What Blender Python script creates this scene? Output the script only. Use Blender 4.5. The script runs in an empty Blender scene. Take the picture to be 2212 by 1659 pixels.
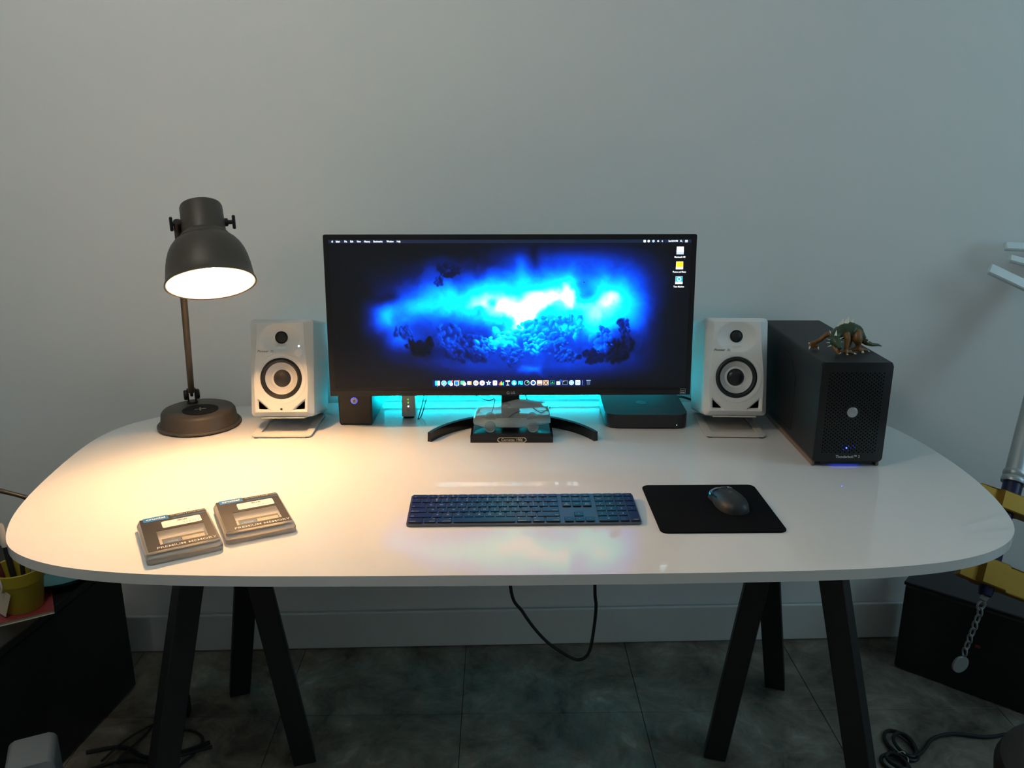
import bpy, bmesh, math, random
import numpy as np
from mathutils import Vector, Matrix
from math import sin, cos, pi, radians, sqrt, atan2

SC = bpy.context.scene
COL = SC.collection
DZ = 0.735                      # desk top height
random.seed(4)

# ------------------------------------------------------------------ camera, world, light, exposure
cam_d = bpy.data.cameras.new('camera')
cam_d.sensor_fit = 'HORIZONTAL'
cam_d.sensor_width = 36.0
cam_d.lens = 1790.0 / 2212.0 * 36.0
cam_d.clip_start = 0.02
cam = bpy.data.objects.new('camera', cam_d)
cam.location = (0, 0, DZ + 0.6475)
cam.rotation_euler = (pi / 2 - 0.2792, 0, -0.0161)
COL.objects.link(cam)
SC.camera = cam

w = bpy.data.worlds.new('world')
SC.world = w
w.use_nodes = True
w.node_tree.nodes['Background'].inputs[0].default_value = (0.5, 0.7, 0.8, 1)
w.node_tree.nodes['Background'].inputs[1].default_value = 0.0

SC.view_settings.view_transform = 'Standard'
SC.view_settings.look = 'None'
SC.view_settings.gamma = 1.0
SC.view_settings.use_curve_mapping = False
SC.view_settings.exposure = 0.0
SC.cycles.sample_clamp_indirect = 20.0
SC.cycles.adaptive_threshold = 0.025
SC.cycles.use_light_tree = False
SC.cycles.max_bounces = 7
SC.cycles.diffuse_bounces = 4
SC.cycles.glossy_bounces = 4
SC.cycles.transmission_bounces = 8
SC.cycles.caustics_refractive = True

# added pendant globe, out of view: a guess at the warm room light
CEIL_POS = (-0.75, 0.85, 2.45)
ld = bpy.data.lights.new('added_globe_light', 'POINT')
ld.energy = 215.0
ld.color = (0.98, 0.94, 0.82)
ld.shadow_soft_size = 0.125
lo = bpy.data.objects.new('added_globe_light', ld)
lo.location = (CEIL_POS[0], CEIL_POS[1], CEIL_POS[2] - 0.26)
COL.objects.link(lo)

# cool light added from the right, as if through an unseen window
WIN = (2.585, 0.75, 1.75)
wl_ = bpy.data.lights.new('added_window_light', 'AREA')
wl_.shape = 'RECTANGLE'; wl_.size = 1.1; wl_.size_y = 1.3
wl_.energy = 12.5
wl_.color = (0.50, 0.84, 1.0)
wo_ = bpy.data.objects.new('added_window_light', wl_)
wo_.location = WIN; wo_.rotation_euler = (pi / 2, 0, pi / 2)
COL.objects.link(wo_)

LAMP_W = 450.0                  # desk lamp bulb
LED_W = 3.8                     # cyan strip
SCREEN_STRENGTH = 1.4

# ------------------------------------------------------------------ materials
def nd(nt, t, **kw):
    n = nt.nodes.new(t)
    for k, v in kw.items():
        setattr(n, k, v)
    return n

def mat(name, col, rough=0.5, metal=0.0, spec=0.5, coat=0.0, var=0.06, nscale=60.0, bump=0.0,
        bscale=400.0, trans=0.0, ior=1.45, emit=None, estr=0.0, alpha=1.0, sss=0.0):
    m = bpy.data.materials.new(name)
    m.use_nodes = True
    nt = m.node_tree
    b = nt.nodes['Principled BSDF']
    c = (*col, 1.0) if len(col) == 3 else col
    b.inputs['Roughness'].default_value = rough
    b.inputs['Metallic'].default_value = metal
    b.inputs['Specular IOR Level'].default_value = spec
    b.inputs['Coat Weight'].default_value = coat
    b.inputs['Transmission Weight'].default_value = trans
    b.inputs['IOR'].default_value = ior
    tc = nd(nt, 'ShaderNodeTexCoord')
    if var > 0:
        nz = nd(nt, 'ShaderNodeTexNoise')
        nz.inputs['Scale'].default_value = nscale
        nz.inputs['Detail'].default_value = 3
        nt.links.new(tc.outputs['Object'], nz.inputs['Vector'])
        mx = nd(nt, 'ShaderNodeMix', data_type='RGBA')
        mx.inputs[6].default_value = tuple(min(1, x * (1 - var)) for x in c[:3]) + (1,)
        mx.inputs[7].default_value = tuple(min(1, x * (1 + var)) for x in c[:3]) + (1,)
        nt.links.new(nz.outputs['Fac'], mx.inputs[0])
        nt.links.new(mx.outputs[2], b.inputs['Base Color'])
    else:
        b.inputs['Base Color'].default_value = c
    if bump > 0:
        n2 = nd(nt, 'ShaderNodeTexNoise')
        n2.inputs['Scale'].default_value = bscale
        n2.inputs['Detail'].default_value = 4
        nt.links.new(tc.outputs['Object'], n2.inputs['Vector'])
        bp = nd(nt, 'ShaderNodeBump')
        bp.inputs['Strength'].default_value = bump
        bp.inputs['Distance'].default_value = 0.001
        nt.links.new(n2.outputs['Fac'], bp.inputs['Height'])
        nt.links.new(bp.outputs['Normal'], b.inputs['Normal'])
    if emit:
        b.inputs['Emission Color'].default_value = (*emit, 1)
        b.inputs['Emission Strength'].default_value = estr
    return m

def lin(r, g, b):
    def f(x):
        x /= 255.0
        return x / 12.92 if x <= 0.04045 else ((x + 0.055) / 1.055) ** 2.4
    return (f(r), f(g), f(b))

def glow(name, col, s):
    m = mat(name, (0.0, 0.0, 0.0), 0.5, var=0, emit=col, estr=s)
    m.cycles.emission_sampling = 'NONE'        # small marks: seen, not sampled as lamps
    return m

M = {}
M['wall'] = mat('wall_paint', (0.80, 0.81, 0.81), 0.85, spec=0.2, var=0.015, nscale=2.0, bump=0.12, bscale=220)
M['ceiling'] = mat('ceiling_paint', (0.84, 0.84, 0.83), 0.9, spec=0.2, var=0.02, bump=0.2, bscale=150)
M['trim'] = mat('trim_paint', (0.72, 0.74, 0.73), 0.45, var=0.02)
M['desk'] = mat('white_gloss_laminate', (0.77, 0.77, 0.765), 0.014, spec=0.85, var=0.008, nscale=8)
M['desk_edge'] = M['desk']
M['leg'] = mat('black_leg_paint', (0.012, 0.012, 0.013), 0.55, var=0.2, nscale=30, bump=0.1)
M['black_plastic'] = mat('black_plastic', (0.012, 0.012, 0.014), 0.35, var=0.1)
M['black_gloss'] = mat('black_gloss_plastic', (0.008, 0.008, 0.009), 0.18, var=0.1)
M['black_matte'] = mat('black_matte', (0.010, 0.010, 0.011), 0.8, spec=0.2, var=0.15, nscale=200)
M['bezel'] = mat('monitor_bezel', (0.010, 0.010, 0.012), 0.28, var=0.08)
M['chin'] = mat('monitor_chin', (0.022, 0.021, 0.022), 0.32, metal=0.3, var=0.08)
M['dark_metal'] = mat('charcoal_powder_coat', (0.062, 0.051, 0.040), 0.45, metal=0.1, var=0.12, nscale=120, bump=0.12, bscale=900)
M['lamp_joint'] = mat('dark_bronze_hardware', (0.03, 0.025, 0.025), 0.38, metal=0.6, var=0.15)
M['shade_in'] = mat('lamp_inner_white', (0.80, 0.79, 0.76), 0.6, var=0.01)
M['bulb'] = glow('lit_bulb', (1.0, 0.62, 0.30), 40.0)
M['pad_mark'] = mat('pale_cross_print', (0.30, 0.27, 0.22), 0.6, var=0.05)
M['spk'] = mat('white_speaker_plastic', (0.80, 0.79, 0.77), 0.38, var=0.01, bump=0.05, bscale=1500)
M['spk_side'] = mat('white_speaker_vinyl', (0.76, 0.76, 0.75), 0.5, var=0.01, bump=0.1, bscale=1200)
M['cone'] = mat('pale_cone', (0.62, 0.61, 0.60), 0.45, var=0.02)
M['rubber'] = mat('black_rubber', (0.014, 0.014, 0.015), 0.5, var=0.1)
M['dome'] = mat('dust_cap', (0.018, 0.018, 0.020), 0.32, var=0.1)
M['print_grey'] = mat('grey_print', (0.10, 0.10, 0.11), 0.5, var=0.02)
M['print_lt'] = mat('light_grey_print', (0.58, 0.60, 0.62), 0.5, var=0.02)
M['print_white'] = mat('white_print', (0.75, 0.75, 0.73), 0.5, var=0.02)
M['stand'] = mat('speaker_stand_steel', (0.66, 0.65, 0.62), 0.42, var=0.02, bump=0.05, bscale=900)
M['mini'] = mat('space_grey_aluminium', (0.045, 0.047, 0.052), 0.42, metal=0.55, var=0.05, nscale=300)
M['mini_logo'] = mat('dark_gloss_logo', (0.008, 0.008, 0.009), 0.15, var=0)
M['kb_case'] = mat('keyboard_grey_aluminium', (0.12, 0.12, 0.13), 0.32, metal=0.7, var=0.03, nscale=300)
M['key'] = mat('black_keycap', (0.009, 0.009, 0.011), 0.30, spec=0.9, var=0.08, nscale=300)
M['legend'] = mat('keycap_print', (0.55, 0.56, 0.58), 0.5, var=0)
M['cloth'] = mat('mouse_pad_cloth', (0.006, 0.006, 0.007), 0.95, spec=0.1, var=0.3, nscale=900, bump=0.4, bscale=2500)
M['mouse'] = mat('graphite_mouse', (0.024, 0.026, 0.028), 0.45, var=0.1)
M['mouse_gloss'] = mat('mouse_front_gloss', (0.02, 0.02, 0.022), 0.12, var=0.05, coat=0.5)
M['chrome'] = mat('chrome_trim', (0.6, 0.6, 0.6), 0.2, metal=1.0, var=0.02)
M['card_black'] = mat('black_card', (0.013, 0.012, 0.014), 0.45, var=0.25, nscale=120)
M['card_blue'] = mat('blue_card', (0.010, 0.16, 0.42), 0.45, var=0.04)
M['card_grey'] = mat('grey_card', (0.28, 0.25, 0.22), 0.5, var=0.03)
M['sticker'] = mat('white_sticker', (0.78, 0.77, 0.74), 0.5, var=0.01)
M['pcb'] = mat('green_board', (0.04, 0.10, 0.035), 0.4, var=0.12, nscale=300)
M['chip'] = mat('cream_chip_label', (0.55, 0.50, 0.40), 0.5, var=0.1, nscale=500)
M['hdd'] = mat('black_drive_case', (0.014, 0.013, 0.013), 0.5, var=0.12, nscale=300, bump=0.15, bscale=900)
M['hdd_btn'] = mat('drive_button', (0.45, 0.43, 0.42), 0.3, metal=0.4, var=0.03)
M['blue_led'] = glow('blue_led', (0.02, 0.05, 1.0), 14.0)
M['blue_led_soft'] = glow('blue_led_soft', (0.03, 0.05, 1.0), 3.0)
M['blue_under'] = glow('blue_under_glow', (0.03, 0.06, 1.0), 1.6)
M['green_led'] = glow('green_led', (0.25, 0.9, 0.05), 0.9)
M['green_led2'] = glow('green_led_bright', (0.45, 0.9, 0.05), 1.2)
M['white_led'] = glow('white_led', (0.75, 0.88, 1.0), 2.0)
M['modem'] = mat('grey_modem', (0.52, 0.50, 0.47), 0.45, var=0.04)
M['tower'] = mat('black_enclosure_metal', (0.017, 0.018, 0.019), 0.48, metal=0.25, var=0.1, nscale=300, bump=0.08, bscale=1200)
M['tower_face'] = mat('black_enclosure_face', (0.006, 0.006, 0.007), 0.42, var=0.1)
M['hole'] = mat('perforation_black', (0.001, 0.001, 0.001), 0.95, spec=0.0, var=0)
M['foot_warm_refl'] = mat('foot_rail_desk_reflection', (0.20, 0.13, 0.09), 0.3, var=0.08)  # brown paints in the warm desk's reflection on the rails
M['badge'] = mat('silver_badge', (0.42, 0.43, 0.44), 0.35, metal=0.5, var=0.03)
M['base_black'] = mat('black_lacquer', (0.006, 0.006, 0.007), 0.16, var=0.1)
M['gold_pale'] = mat('pale_gold_print', (0.62, 0.54, 0.42), 0.35, metal=0.4, var=0.03)
M['cable'] = mat('black_cable', (0.010, 0.010, 0.011), 0.5, var=0.1)
M['cable_grey'] = mat('dark_cable', (0.03, 0.03, 0.03), 0.5, var=0.1)
M['led_on'] = glow('cyan_led', (0.0, 0.78, 1.0), 6.0)
M['led_tape'] = mat('led_tape', (0.55, 0.6, 0.6), 0.5, var=0.02)
M['cabinet'] = mat('black_cabinet', (0.012, 0.012, 0.012), 0.4, var=0.2, nscale=8, bump=0.05)
M['pot'] = mat('yellow_glaze', (0.42, 0.33, 0.03), 0.35, var=0.06)
M['tag'] = mat('kraft_tag', (0.50, 0.44, 0.33), 0.8, var=0.08)
M['red_book'] = mat('red_cover', (0.26, 0.035, 0.035), 0.5, var=0.1)
M['paper'] = mat('paper_edge', (0.6, 0.55, 0.45), 0.8, var=0.05)
M['teal'] = mat('teal_glass', (0.02, 0.16, 0.19), 0.15, var=0.15, nscale=20)
M['pen_white'] = mat('white_pen', (0.65, 0.63, 0.60), 0.4, var=0.02)
M['pen_black'] = mat('black_pen', (0.02, 0.02, 0.02), 0.4, var=0.1)
M['pen_grey'] = mat('grey_pen', (0.35, 0.35, 0.36), 0.4, var=0.1)
M['pen_blue'] = mat('blue_pen', (0.03, 0.06, 0.14), 0.4, var=0.1)
M['pen_red'] = mat('dark_red_pen', (0.16, 0.03, 0.03), 0.4, var=0.1)
M['brass'] = mat('brown_steel_gooseneck', (0.20, 0.15, 0.10), 0.35, metal=0.8, var=0.08)
M['silver_dev'] = mat('silver_grey_plastic', (0.22, 0.23, 0.24), 0.35, metal=0.3, var=0.04)
M['box_black'] = mat('black_gloss_box', (0.010, 0.010, 0.012), 0.3, var=0.15, nscale=6)
M['key_silver'] = mat('silver_paint', (0.42, 0.46, 0.47), 0.35, metal=0.55, var=0.05)
M['key_white'] = mat('pale_silver_paint', (0.66, 0.70, 0.71), 0.35, metal=0.2, var=0.03)
M['key_gold'] = mat('gold_paint', (0.36, 0.20, 0.025), 0.38, metal=0.55, var=0.06)
M['key_navy'] = mat('navy_paint', (0.008, 0.012, 0.06), 0.35, var=0.08)
M['chain'] = mat('grey_chain', (0.30, 0.31, 0.31), 0.45, metal=0.4, var=0.06)
M['stool'] = mat('brown_leather', (0.03, 0.02, 0.015), 0.5, var=0.2, nscale=40, bump=0.3, bscale=200)
M['twist'] = mat('white_twist_tie', (0.6, 0.6, 0.58), 0.5, var=0.02)
M['d_spike'] = mat('ivory_spike', (0.86, 0.85, 0.74), 0.5, var=0.06, nscale=200)
M['d_mouth'] = mat('dragon_mouth_red', (0.16, 0.02, 0.02), 0.4, var=0.1)
M['d_eye'] = mat('dragon_eye', (0.55, 0.50, 0.30), 0.3, var=0)

def stone_material():
    m = bpy.data.materials.new('mottled_stone_vinyl')
    m.use_nodes = True
    nt = m.node_tree
    b = nt.nodes['Principled BSDF']
    geo = nd(nt, 'ShaderNodeNewGeometry')
    warp = nd(nt, 'ShaderNodeTexNoise')
    warp.inputs['Scale'].default_value = 3.0
    warp.inputs['Detail'].default_value = 4
    nt.links.new(geo.outputs['Position'], warp.inputs['Vector'])
    add = nd(nt, 'ShaderNodeVectorMath', operation='MULTIPLY_ADD')
    add.inputs[1].default_value = (0.35, 0.35, 0.35)
    nt.links.new(warp.outputs['Color'], add.inputs[0])
    nt.links.new(geo.outputs['Position'], add.inputs[2])
    n1 = nd(nt, 'ShaderNodeTexNoise')
    n1.inputs['Scale'].default_value = 7.0
    n1.inputs['Detail'].default_value = 9
    n1.inputs['Roughness'].default_value = 0.68
    nt.links.new(add.outputs[0], n1.inputs['Vector'])
    r = nd(nt, 'ShaderNodeValToRGB')
    e = r.color_ramp.elements
    e[0].position = 0.32; e[0].color = (0.050, 0.042, 0.034, 1)
    e[1].position = 0.74; e[1].color = (0.50, 0.48, 0.43, 1)
    for p, c in ((0.44, (0.145, 0.120, 0.092)), (0.53, (0.21, 0.178, 0.142)), (0.62, (0.29, 0.258, 0.21))):
        x = e.new(p); x.color = (*c, 1)
    nt.links.new(n1.outputs['Fac'], r.inputs['Fac'])
    nt.links.new(r.outputs['Color'], b.inputs['Base Color'])
    b.inputs['Roughness'].default_value = 0.5
    bp = nd(nt, 'ShaderNodeBump')
    bp.inputs['Strength'].default_value = 0.15
    bp.inputs['Distance'].default_value = 0.002
    nt.links.new(n1.outputs['Fac'], bp.inputs['Height'])
    nt.links.new(bp.outputs['Normal'], b.inputs['Normal'])
    return m
M['floor'] = stone_material()

def thin_plastic(name, tint, body, col=(0.80, 0.78, 0.75)):
    m = mat(name, col, 0.08, spec=0.6, var=0.02)
    nt = m.node_tree
    b = nt.nodes['Principled BSDF']
    tr = nd(nt, 'ShaderNodeBsdfTransparent'); tr.inputs[0].default_value = (*tint, 1)
    fr = nd(nt, 'ShaderNodeFresnel'); fr.inputs[0].default_value = 1.5
    ad = nd(nt, 'ShaderNodeMath', operation='ADD'); ad.inputs[1].default_value = body; ad.use_clamp = True
    nt.links.new(fr.outputs[0], ad.inputs[0])
    mx = nd(nt, 'ShaderNodeMixShader')
    nt.links.new(ad.outputs[0], mx.inputs[0]); nt.links.new(tr.outputs[0], mx.inputs[1]); nt.links.new(b.outputs[0], mx.inputs[2])
    nt.links.new(mx.outputs[0], nt.nodes['Material Output'].inputs['Surface'])
    return m
M['clear'] = thin_plastic('clear_blister_plastic', (0.96, 0.94, 0.92), 0.10)
M['glass'] = thin_plastic('clear_crystal', (0.86, 0.94, 0.95), 0.22, (0.42, 0.47, 0.48))
M['floor_gap'] = mat('floor_joint', (0.02, 0.018, 0.016), 0.9, var=0.1)

def attr_material(name, attr, rough=0.5, emission=None):
    m = bpy.data.materials.new(name)
    m.use_nodes = True
    nt = m.node_tree
    b = nt.nodes['Principled BSDF']
    a = nd(nt, 'ShaderNodeVertexColor')
    a.layer_name = attr
    b.inputs['Roughness'].default_value = rough
    if emission is None:
        nt.links.new(a.outputs['Color'], b.inputs['Base Color'])
    else:
        b.inputs['Base Color'].default_value = (0.004, 0.004, 0.005, 1)
        nt.links.new(a.outputs['Color'], b.inputs['Emission Color'])
        b.inputs['Emission Strength'].default_value = emission
        m.cycles.emission_sampling = 'NONE'
    return m

# ------------------------------------------------------------------ mesh helpers
def mesh_obj(name, data, material, parent=None, loc=None, rot=None, smooth=False):
    """data: bmesh, mesh or (verts, faces). One mesh object, linked."""
    if isinstance(data, bmesh.types.BMesh):
        me = bpy.data.meshes.new(name)
        bmesh.ops.recalc_face_normals(data, faces=data.faces)
        data.to_mesh(me)
        data.free()
    elif isinstance(data, tuple):
        me = bpy.data.meshes.new(name)
        me.from_pydata([tuple(v) for v in data[0]], [], [tuple(f) for f in data[1]])
        me.update()
    else:
        me = data
    if material is not None and len(me.materials) == 0:
        me.materials.append(material)
    if smooth:
        set_smooth(me)
    o = bpy.data.objects.new(name, me)
    COL.objects.link(o)
    if parent is not None:
        o.parent = parent
    if loc is not None:
        o.location = loc
    if rot is not None:
        o.rotation_euler = rot
    return o

def set_smooth(me, angle=radians(38)):
    me.polygons.foreach_set('use_smooth', [True] * len(me.polygons))
    try:
        me.set_sharp_from_angle(angle=angle)
    except Exception:
        pass

def tag(o, label=None, cat=None, group=None, kind=None):
    if label: o['label'] = label
    if cat: o['category'] = cat
    if group: o['group'] = group
    if kind: o['kind'] = kind
    return o

def thing(name, label, cat, loc=(0, 0, 0), rot=(0, 0, 0), group=None):
    o = bpy.data.objects.new(name, None)
    o.empty_display_size = 0.02
    o.location = loc
    o.rotation_euler = rot
    COL.objects.link(o)
    return tag(o, label, cat, group)

def box(cx, cy, cz, sx, sy, sz, bev=0.0, seg=2, bm=None):
    own = bm is None
    b2 = bmesh.new()
    r = bmesh.ops.create_cube(b2, size=1.0)
    bmesh.ops.scale(b2, vec=(sx, sy, sz), verts=b2.verts)
    if bev > 0:
        bmesh.ops.bevel(b2, geom=list(b2.edges), offset=bev, segments=seg, profile=0.5, affect='EDGES')
    bmesh.ops.translate(b2, vec=(cx, cy, cz), verts=b2.verts)
    if own:
        return b2
    merge(bm, b2)
    return bm

def merge(bm, b2):
    vm = {v: bm.verts.new(v.co) for v in b2.verts}
    for f in b2.faces:
        try:
            bm.faces.new([vm[v] for v in f.verts])
        except ValueError:
            pass
    b2.free()

def prism(pts, z0, z1, bev=0.0, seg=2, bm=None):
    """pts: 2-D outline (ccw) in XY, extruded z0..z1, rims bevelled."""
    b2 = bmesh.new()
    lo_ = [b2.verts.new((p[0], p[1], z0)) for p in pts]
    hi_ = [b2.verts.new((p[0], p[1], z1)) for p in pts]
    n = len(pts)
    b2.faces.new(lo_[::-1])
    b2.faces.new(hi_)
    for i in range(n):
        b2.faces.new((lo_[i], lo_[(i + 1) % n], hi_[(i + 1) % n], hi_[i]))
    if bev > 0:
        rim = [e for e in b2.edges if abs(e.verts[0].co.z - e.verts[1].co.z) < 1e-9]
        bmesh.ops.bevel(b2, geom=rim, offset=bev, segments=seg, profile=0.5, affect='EDGES')
    if bm is None:
        return b2
    merge(bm, b2)
    return bm

def rrect(wd, ht, r, n=6, cx=0, cy=0):
    pts = []
    for (sx, sy, a0) in ((1, -1, -pi / 2), (1, 1, 0), (-1, 1, pi / 2), (-1, -1, pi)):
        for i in range(n + 1):
            a = a0 + (pi / 2) * i / n
            pts.append((cx + sx * (wd / 2 - r) + r * cos(a), cy + sy * (ht / 2 - r) + r * sin(a)))
    return pts

def circle(r, n=32, cx=0, cy=0):
    return [(cx + r * cos(2 * pi * i / n), cy + r * sin(2 * pi * i / n)) for i in range(n)]

def lathe(profile, n=48, closed=False):
    """profile: (r, z) list -> revolved verts/faces about Z."""
    vs, fs = [], []
    k = len(profile)
    for (r, z) in profile:
        for i in range(n):
            a = 2 * pi * i / n
            vs.append((r * cos(a), r * sin(a), z))
    for j in range(k - 1 if not closed else k):
        j2 = (j + 1) % k
        for i in range(n):
            i2 = (i + 1) % n
            fs.append((j * n + i, j * n + i2, j2 * n + i2, j2 * n + i))
    b2 = bmesh.new()
    bv = [b2.verts.new(v) for v in vs]
    for f in fs:
        b2.faces.new([bv[i] for i in f])
    bmesh.ops.remove_doubles(b2, verts=b2.verts, dist=1e-6)
    bad = [f for f in b2.faces if f.calc_area() < 1e-14]
    if bad:
        bmesh.ops.delete(b2, geom=bad, context='FACES')
    return b2

def catmull(P, k=8):
    P = [Vector(p) if len(p) == 3 else Vector((p[0], p[1], 0)) for p in P]
    out = []
    for i in range(len(P) - 1):
        p0 = P[max(i - 1, 0)]; p1 = P[i]; p2 = P[i + 1]; p3 = P[min(i + 2, len(P) - 1)]
        for j in range(k):
            t = j / k
            out.append(0.5 * ((2 * p1) + (p2 - p0) * t + (2 * p0 - 5 * p1 + 4 * p2 - p3) * t * t + (3 * p1 - p0 - 3 * p2 + p3) * t ** 3))
    out.append(P[-1])
    return out

def tube(path, r, n=10, smooth_k=8, closed=False, caps=True):
    pts = catmull(path, smooth_k) if smooth_k else [Vector(p) for p in path]
    rad = r if callable(r) else (lambda t: r)
    b2 = bmesh.new()
    up = Vector((0, 0, 1))
    rings = []
    N = len(pts)
    prev = None
    for i, p in enumerate(pts):
        if closed:
            d = pts[(i + 1) % N] - pts[i - 1]
        else:
            d = pts[min(i + 1, N - 1)] - pts[max(i - 1, 0)]
        if d.length < 1e-9:
            d = Vector((0, 0, 1))
        d.normalize()
        if prev is None:
            a = d.cross(up)
            if a.length < 1e-3:
                a = d.cross(Vector((1, 0, 0)))
            a.normalize()
        else:
            a = prev - d * prev.dot(d)
            a.normalize()
        prev = a
        b = d.cross(a)
        rr = rad(i / max(N - 1, 1))
        rings.append([b2.verts.new(p + a * rr * cos(2 * pi * j / n) + b * rr * sin(2 * pi * j / n)) for j in range(n)])
    for i in range(N if closed else N - 1):
        A, B = rings[i], rings[(i + 1) % N]
        for j in range(n):
            b2.faces.new((A[j], A[(j + 1) % n], B[(j + 1) % n], B[j]))
    if caps and not closed:
        b2.faces.new(rings[0][::-1])
        b2.faces.new(rings[-1])
    return b2

def torus(R, r, n=24, k=10, sx=1.0, sy=1.0):
    return tube([(R * sx * cos(2 * pi * i / n), R * sy * sin(2 * pi * i / n), 0) for i in range(n)], r, k, 0, closed=True)

def cone_bm(p0, p1, r, n=8, r1=0.0):
    p0, p1 = Vector(p0), Vector(p1)
    d = (p1 - p0).normalized()
    a = d.cross(Vector((0.3, 0.5, 0.81))).normalized()
    b = d.cross(a)
    b2 = bmesh.new()
    base = [b2.verts.new(p0 + a * r * cos(2 * pi * j / n) + b * r * sin(2 * pi * j / n)) for j in range(n)]
    if r1 <= 0:
        tip = b2.verts.new(p1)
        for j in range(n):
            b2.faces.new((base[j], base[(j + 1) % n], tip))
    else:
        top = [b2.verts.new(p1 + a * r1 * cos(2 * pi * j / n) + b * r1 * sin(2 * pi * j / n)) for j in range(n)]
        for j in range(n):
            b2.faces.new((base[j], base[(j + 1) % n], top[(j + 1) % n], top[j]))
        b2.faces.new(top)
    b2.faces.new(base[::-1])
    return b2

_txt = {}
def text_mesh(s, size, width=1.0, align='CENTER', shear=0.0, offset=0.0, spacing=1.0, extrude=0.0):
    key = (s, size, width, align, shear, offset, spacing, extrude)
    if key in _txt:
        return _txt[key]
    c = bpy.data.curves.new('lettering', 'FONT')
    c.body = s
    c.size = size
    c.align_x = align
    c.align_y = 'CENTER'
    c.shear = shear
    c.offset = offset
    c.space_character = spacing
    c.extrude = extrude
    c.resolution_u = 3
    o = bpy.data.objects.new('lettering', c)
    me = bpy.data.meshes.new_from_object(o)
    if width != 1.0:
        for v in me.vertices:
            v.co.x *= width
    me.materials.clear()
    bpy.data.objects.remove(o)
    bpy.data.curves.remove(c)
    _txt[key] = me
    return me

FRONT = (pi / 2, 0, 0)       # flat lettering turned to face the viewer (-Y)

def letters(name, s, size, material, parent, loc, rot=(0, 0, 0), **kw):
    me = text_mesh(s, size, **kw).copy()
    return mesh_obj(name, me, material, parent, loc, rot)

# ------------------------------------------------------------------ room
WALL_A = 0.0175               # the back wall is a touch out of square with the desk
WY = 2.104
def wally(x): return WY + x * sin(WALL_A)

def struct(name, data, m, **kw):
    o = mesh_obj(name, data, m, **kw)
    o['kind'] = 'structure'
    return o

struct('wall_back', box(0.1, 0.05, 1.225, 5.6, 0.1, 2.45), M['wall'], loc=(0, WY, 0), rot=(0, 0, WALL_A))
struct('wall_left', box(0, 0, 1.225, 0.1, 4.4, 2.45), M['wall'], loc=(-2.45, 0.0, 0))
struct('wall_right', box(0, 0, 1.225, 0.1, 4.4, 2.45), M['wall'], loc=(2.65, 0.0, 0))
struct('wall_front', box(0, 0, 1.225, 5.2, 0.1, 2.45), M['wall'], loc=(0.1, -2.1, 0))
struct('ceiling', box(0.1, 0, 2.5, 5.4, 4.6, 0.1), M['ceiling'])
bb = prism([(0, 0), (0, 0.004), (0.004, 0.010)][::-1] if False else rrect(5.4, 0.014, 0.002, 2), 0, 0.114, 0.004)
struct('baseboard_back', bb, M['trim'], loc=(0.1, WY - 0.0075, 0.001), rot=(0, 0, WALL_A))

fl = struct('floor', box(0.1, 0, -0.052, 5.4, 4.6, 0.1), M['floor_gap'])
tl = bpy.data.meshes.new('tile')
TS = 0.4572
tb = prism(rrect(TS - 0.0016, TS - 0.0016, 0.001, 1), -0.0025, 0.0, 0.0006, 1)
tb.to_mesh(tl); tb.free()
tl.materials.append(M['floor'])
for i in range(-5, 6):
    for j in range(-4, 5):
        tx, ty = i * TS + 0.13, j * TS + 0.19
        if abs(tx - 0.1) < 2.6:
            o = bpy.data.objects.new('tile', tl)
            COL.objects.link(o); o.parent = fl; o.location = (tx, ty, 0)

# unseen window added in the right wall to go with the cool light
w1 = struct('added_window_1', box(0.006, 0, 0, 0.008, 1.10, 1.30), mat('added_window_pane', (0.08, 0.12, 0.15), 0.08, var=0.02), loc=WIN)
for (cy_, cz_, sy_, sz_) in ((0, 0.68, 1.22, 0.06), (0, -0.68, 1.22, 0.06), (-0.58, 0, 0.06, 1.30), (0.58, 0, 0.06, 1.30)):
    mesh_obj('added_window_frame', box(0, cy_, cz_, 0.03, sy_, sz_, 0.003, 1), M['trim'], w1)

# globe lamp added for warm light, above left, outside the picture
t = thing('added_pendant_lamp', 'added white globe pendant lamp, out of view, for warm room light', 'pendant lamp', CEIL_POS)
mesh_obj('ceiling_rose', lathe([(0, 0), (0.05, 0), (0.05, -0.01), (0.02, -0.03), (0, -0.03)], 28), M['trim'], t, smooth=True)
mesh_obj('rod', tube([(0, 0, -0.02), (0, 0, -0.15)], 0.005, 10, 0), M['trim'], t, smooth=True)
mesh_obj('globe', lathe([(0, -0.14)] + [(0.120 * sin(a), -0.26 + 0.120 * cos(a)) for a in [pi * i / 16 for i in range(1, 16)]] + [(0, -0.38)], 32), glow('added_globe_glow', (1.0, 0.92, 0.76), 1.0), t, smooth=True)

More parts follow.
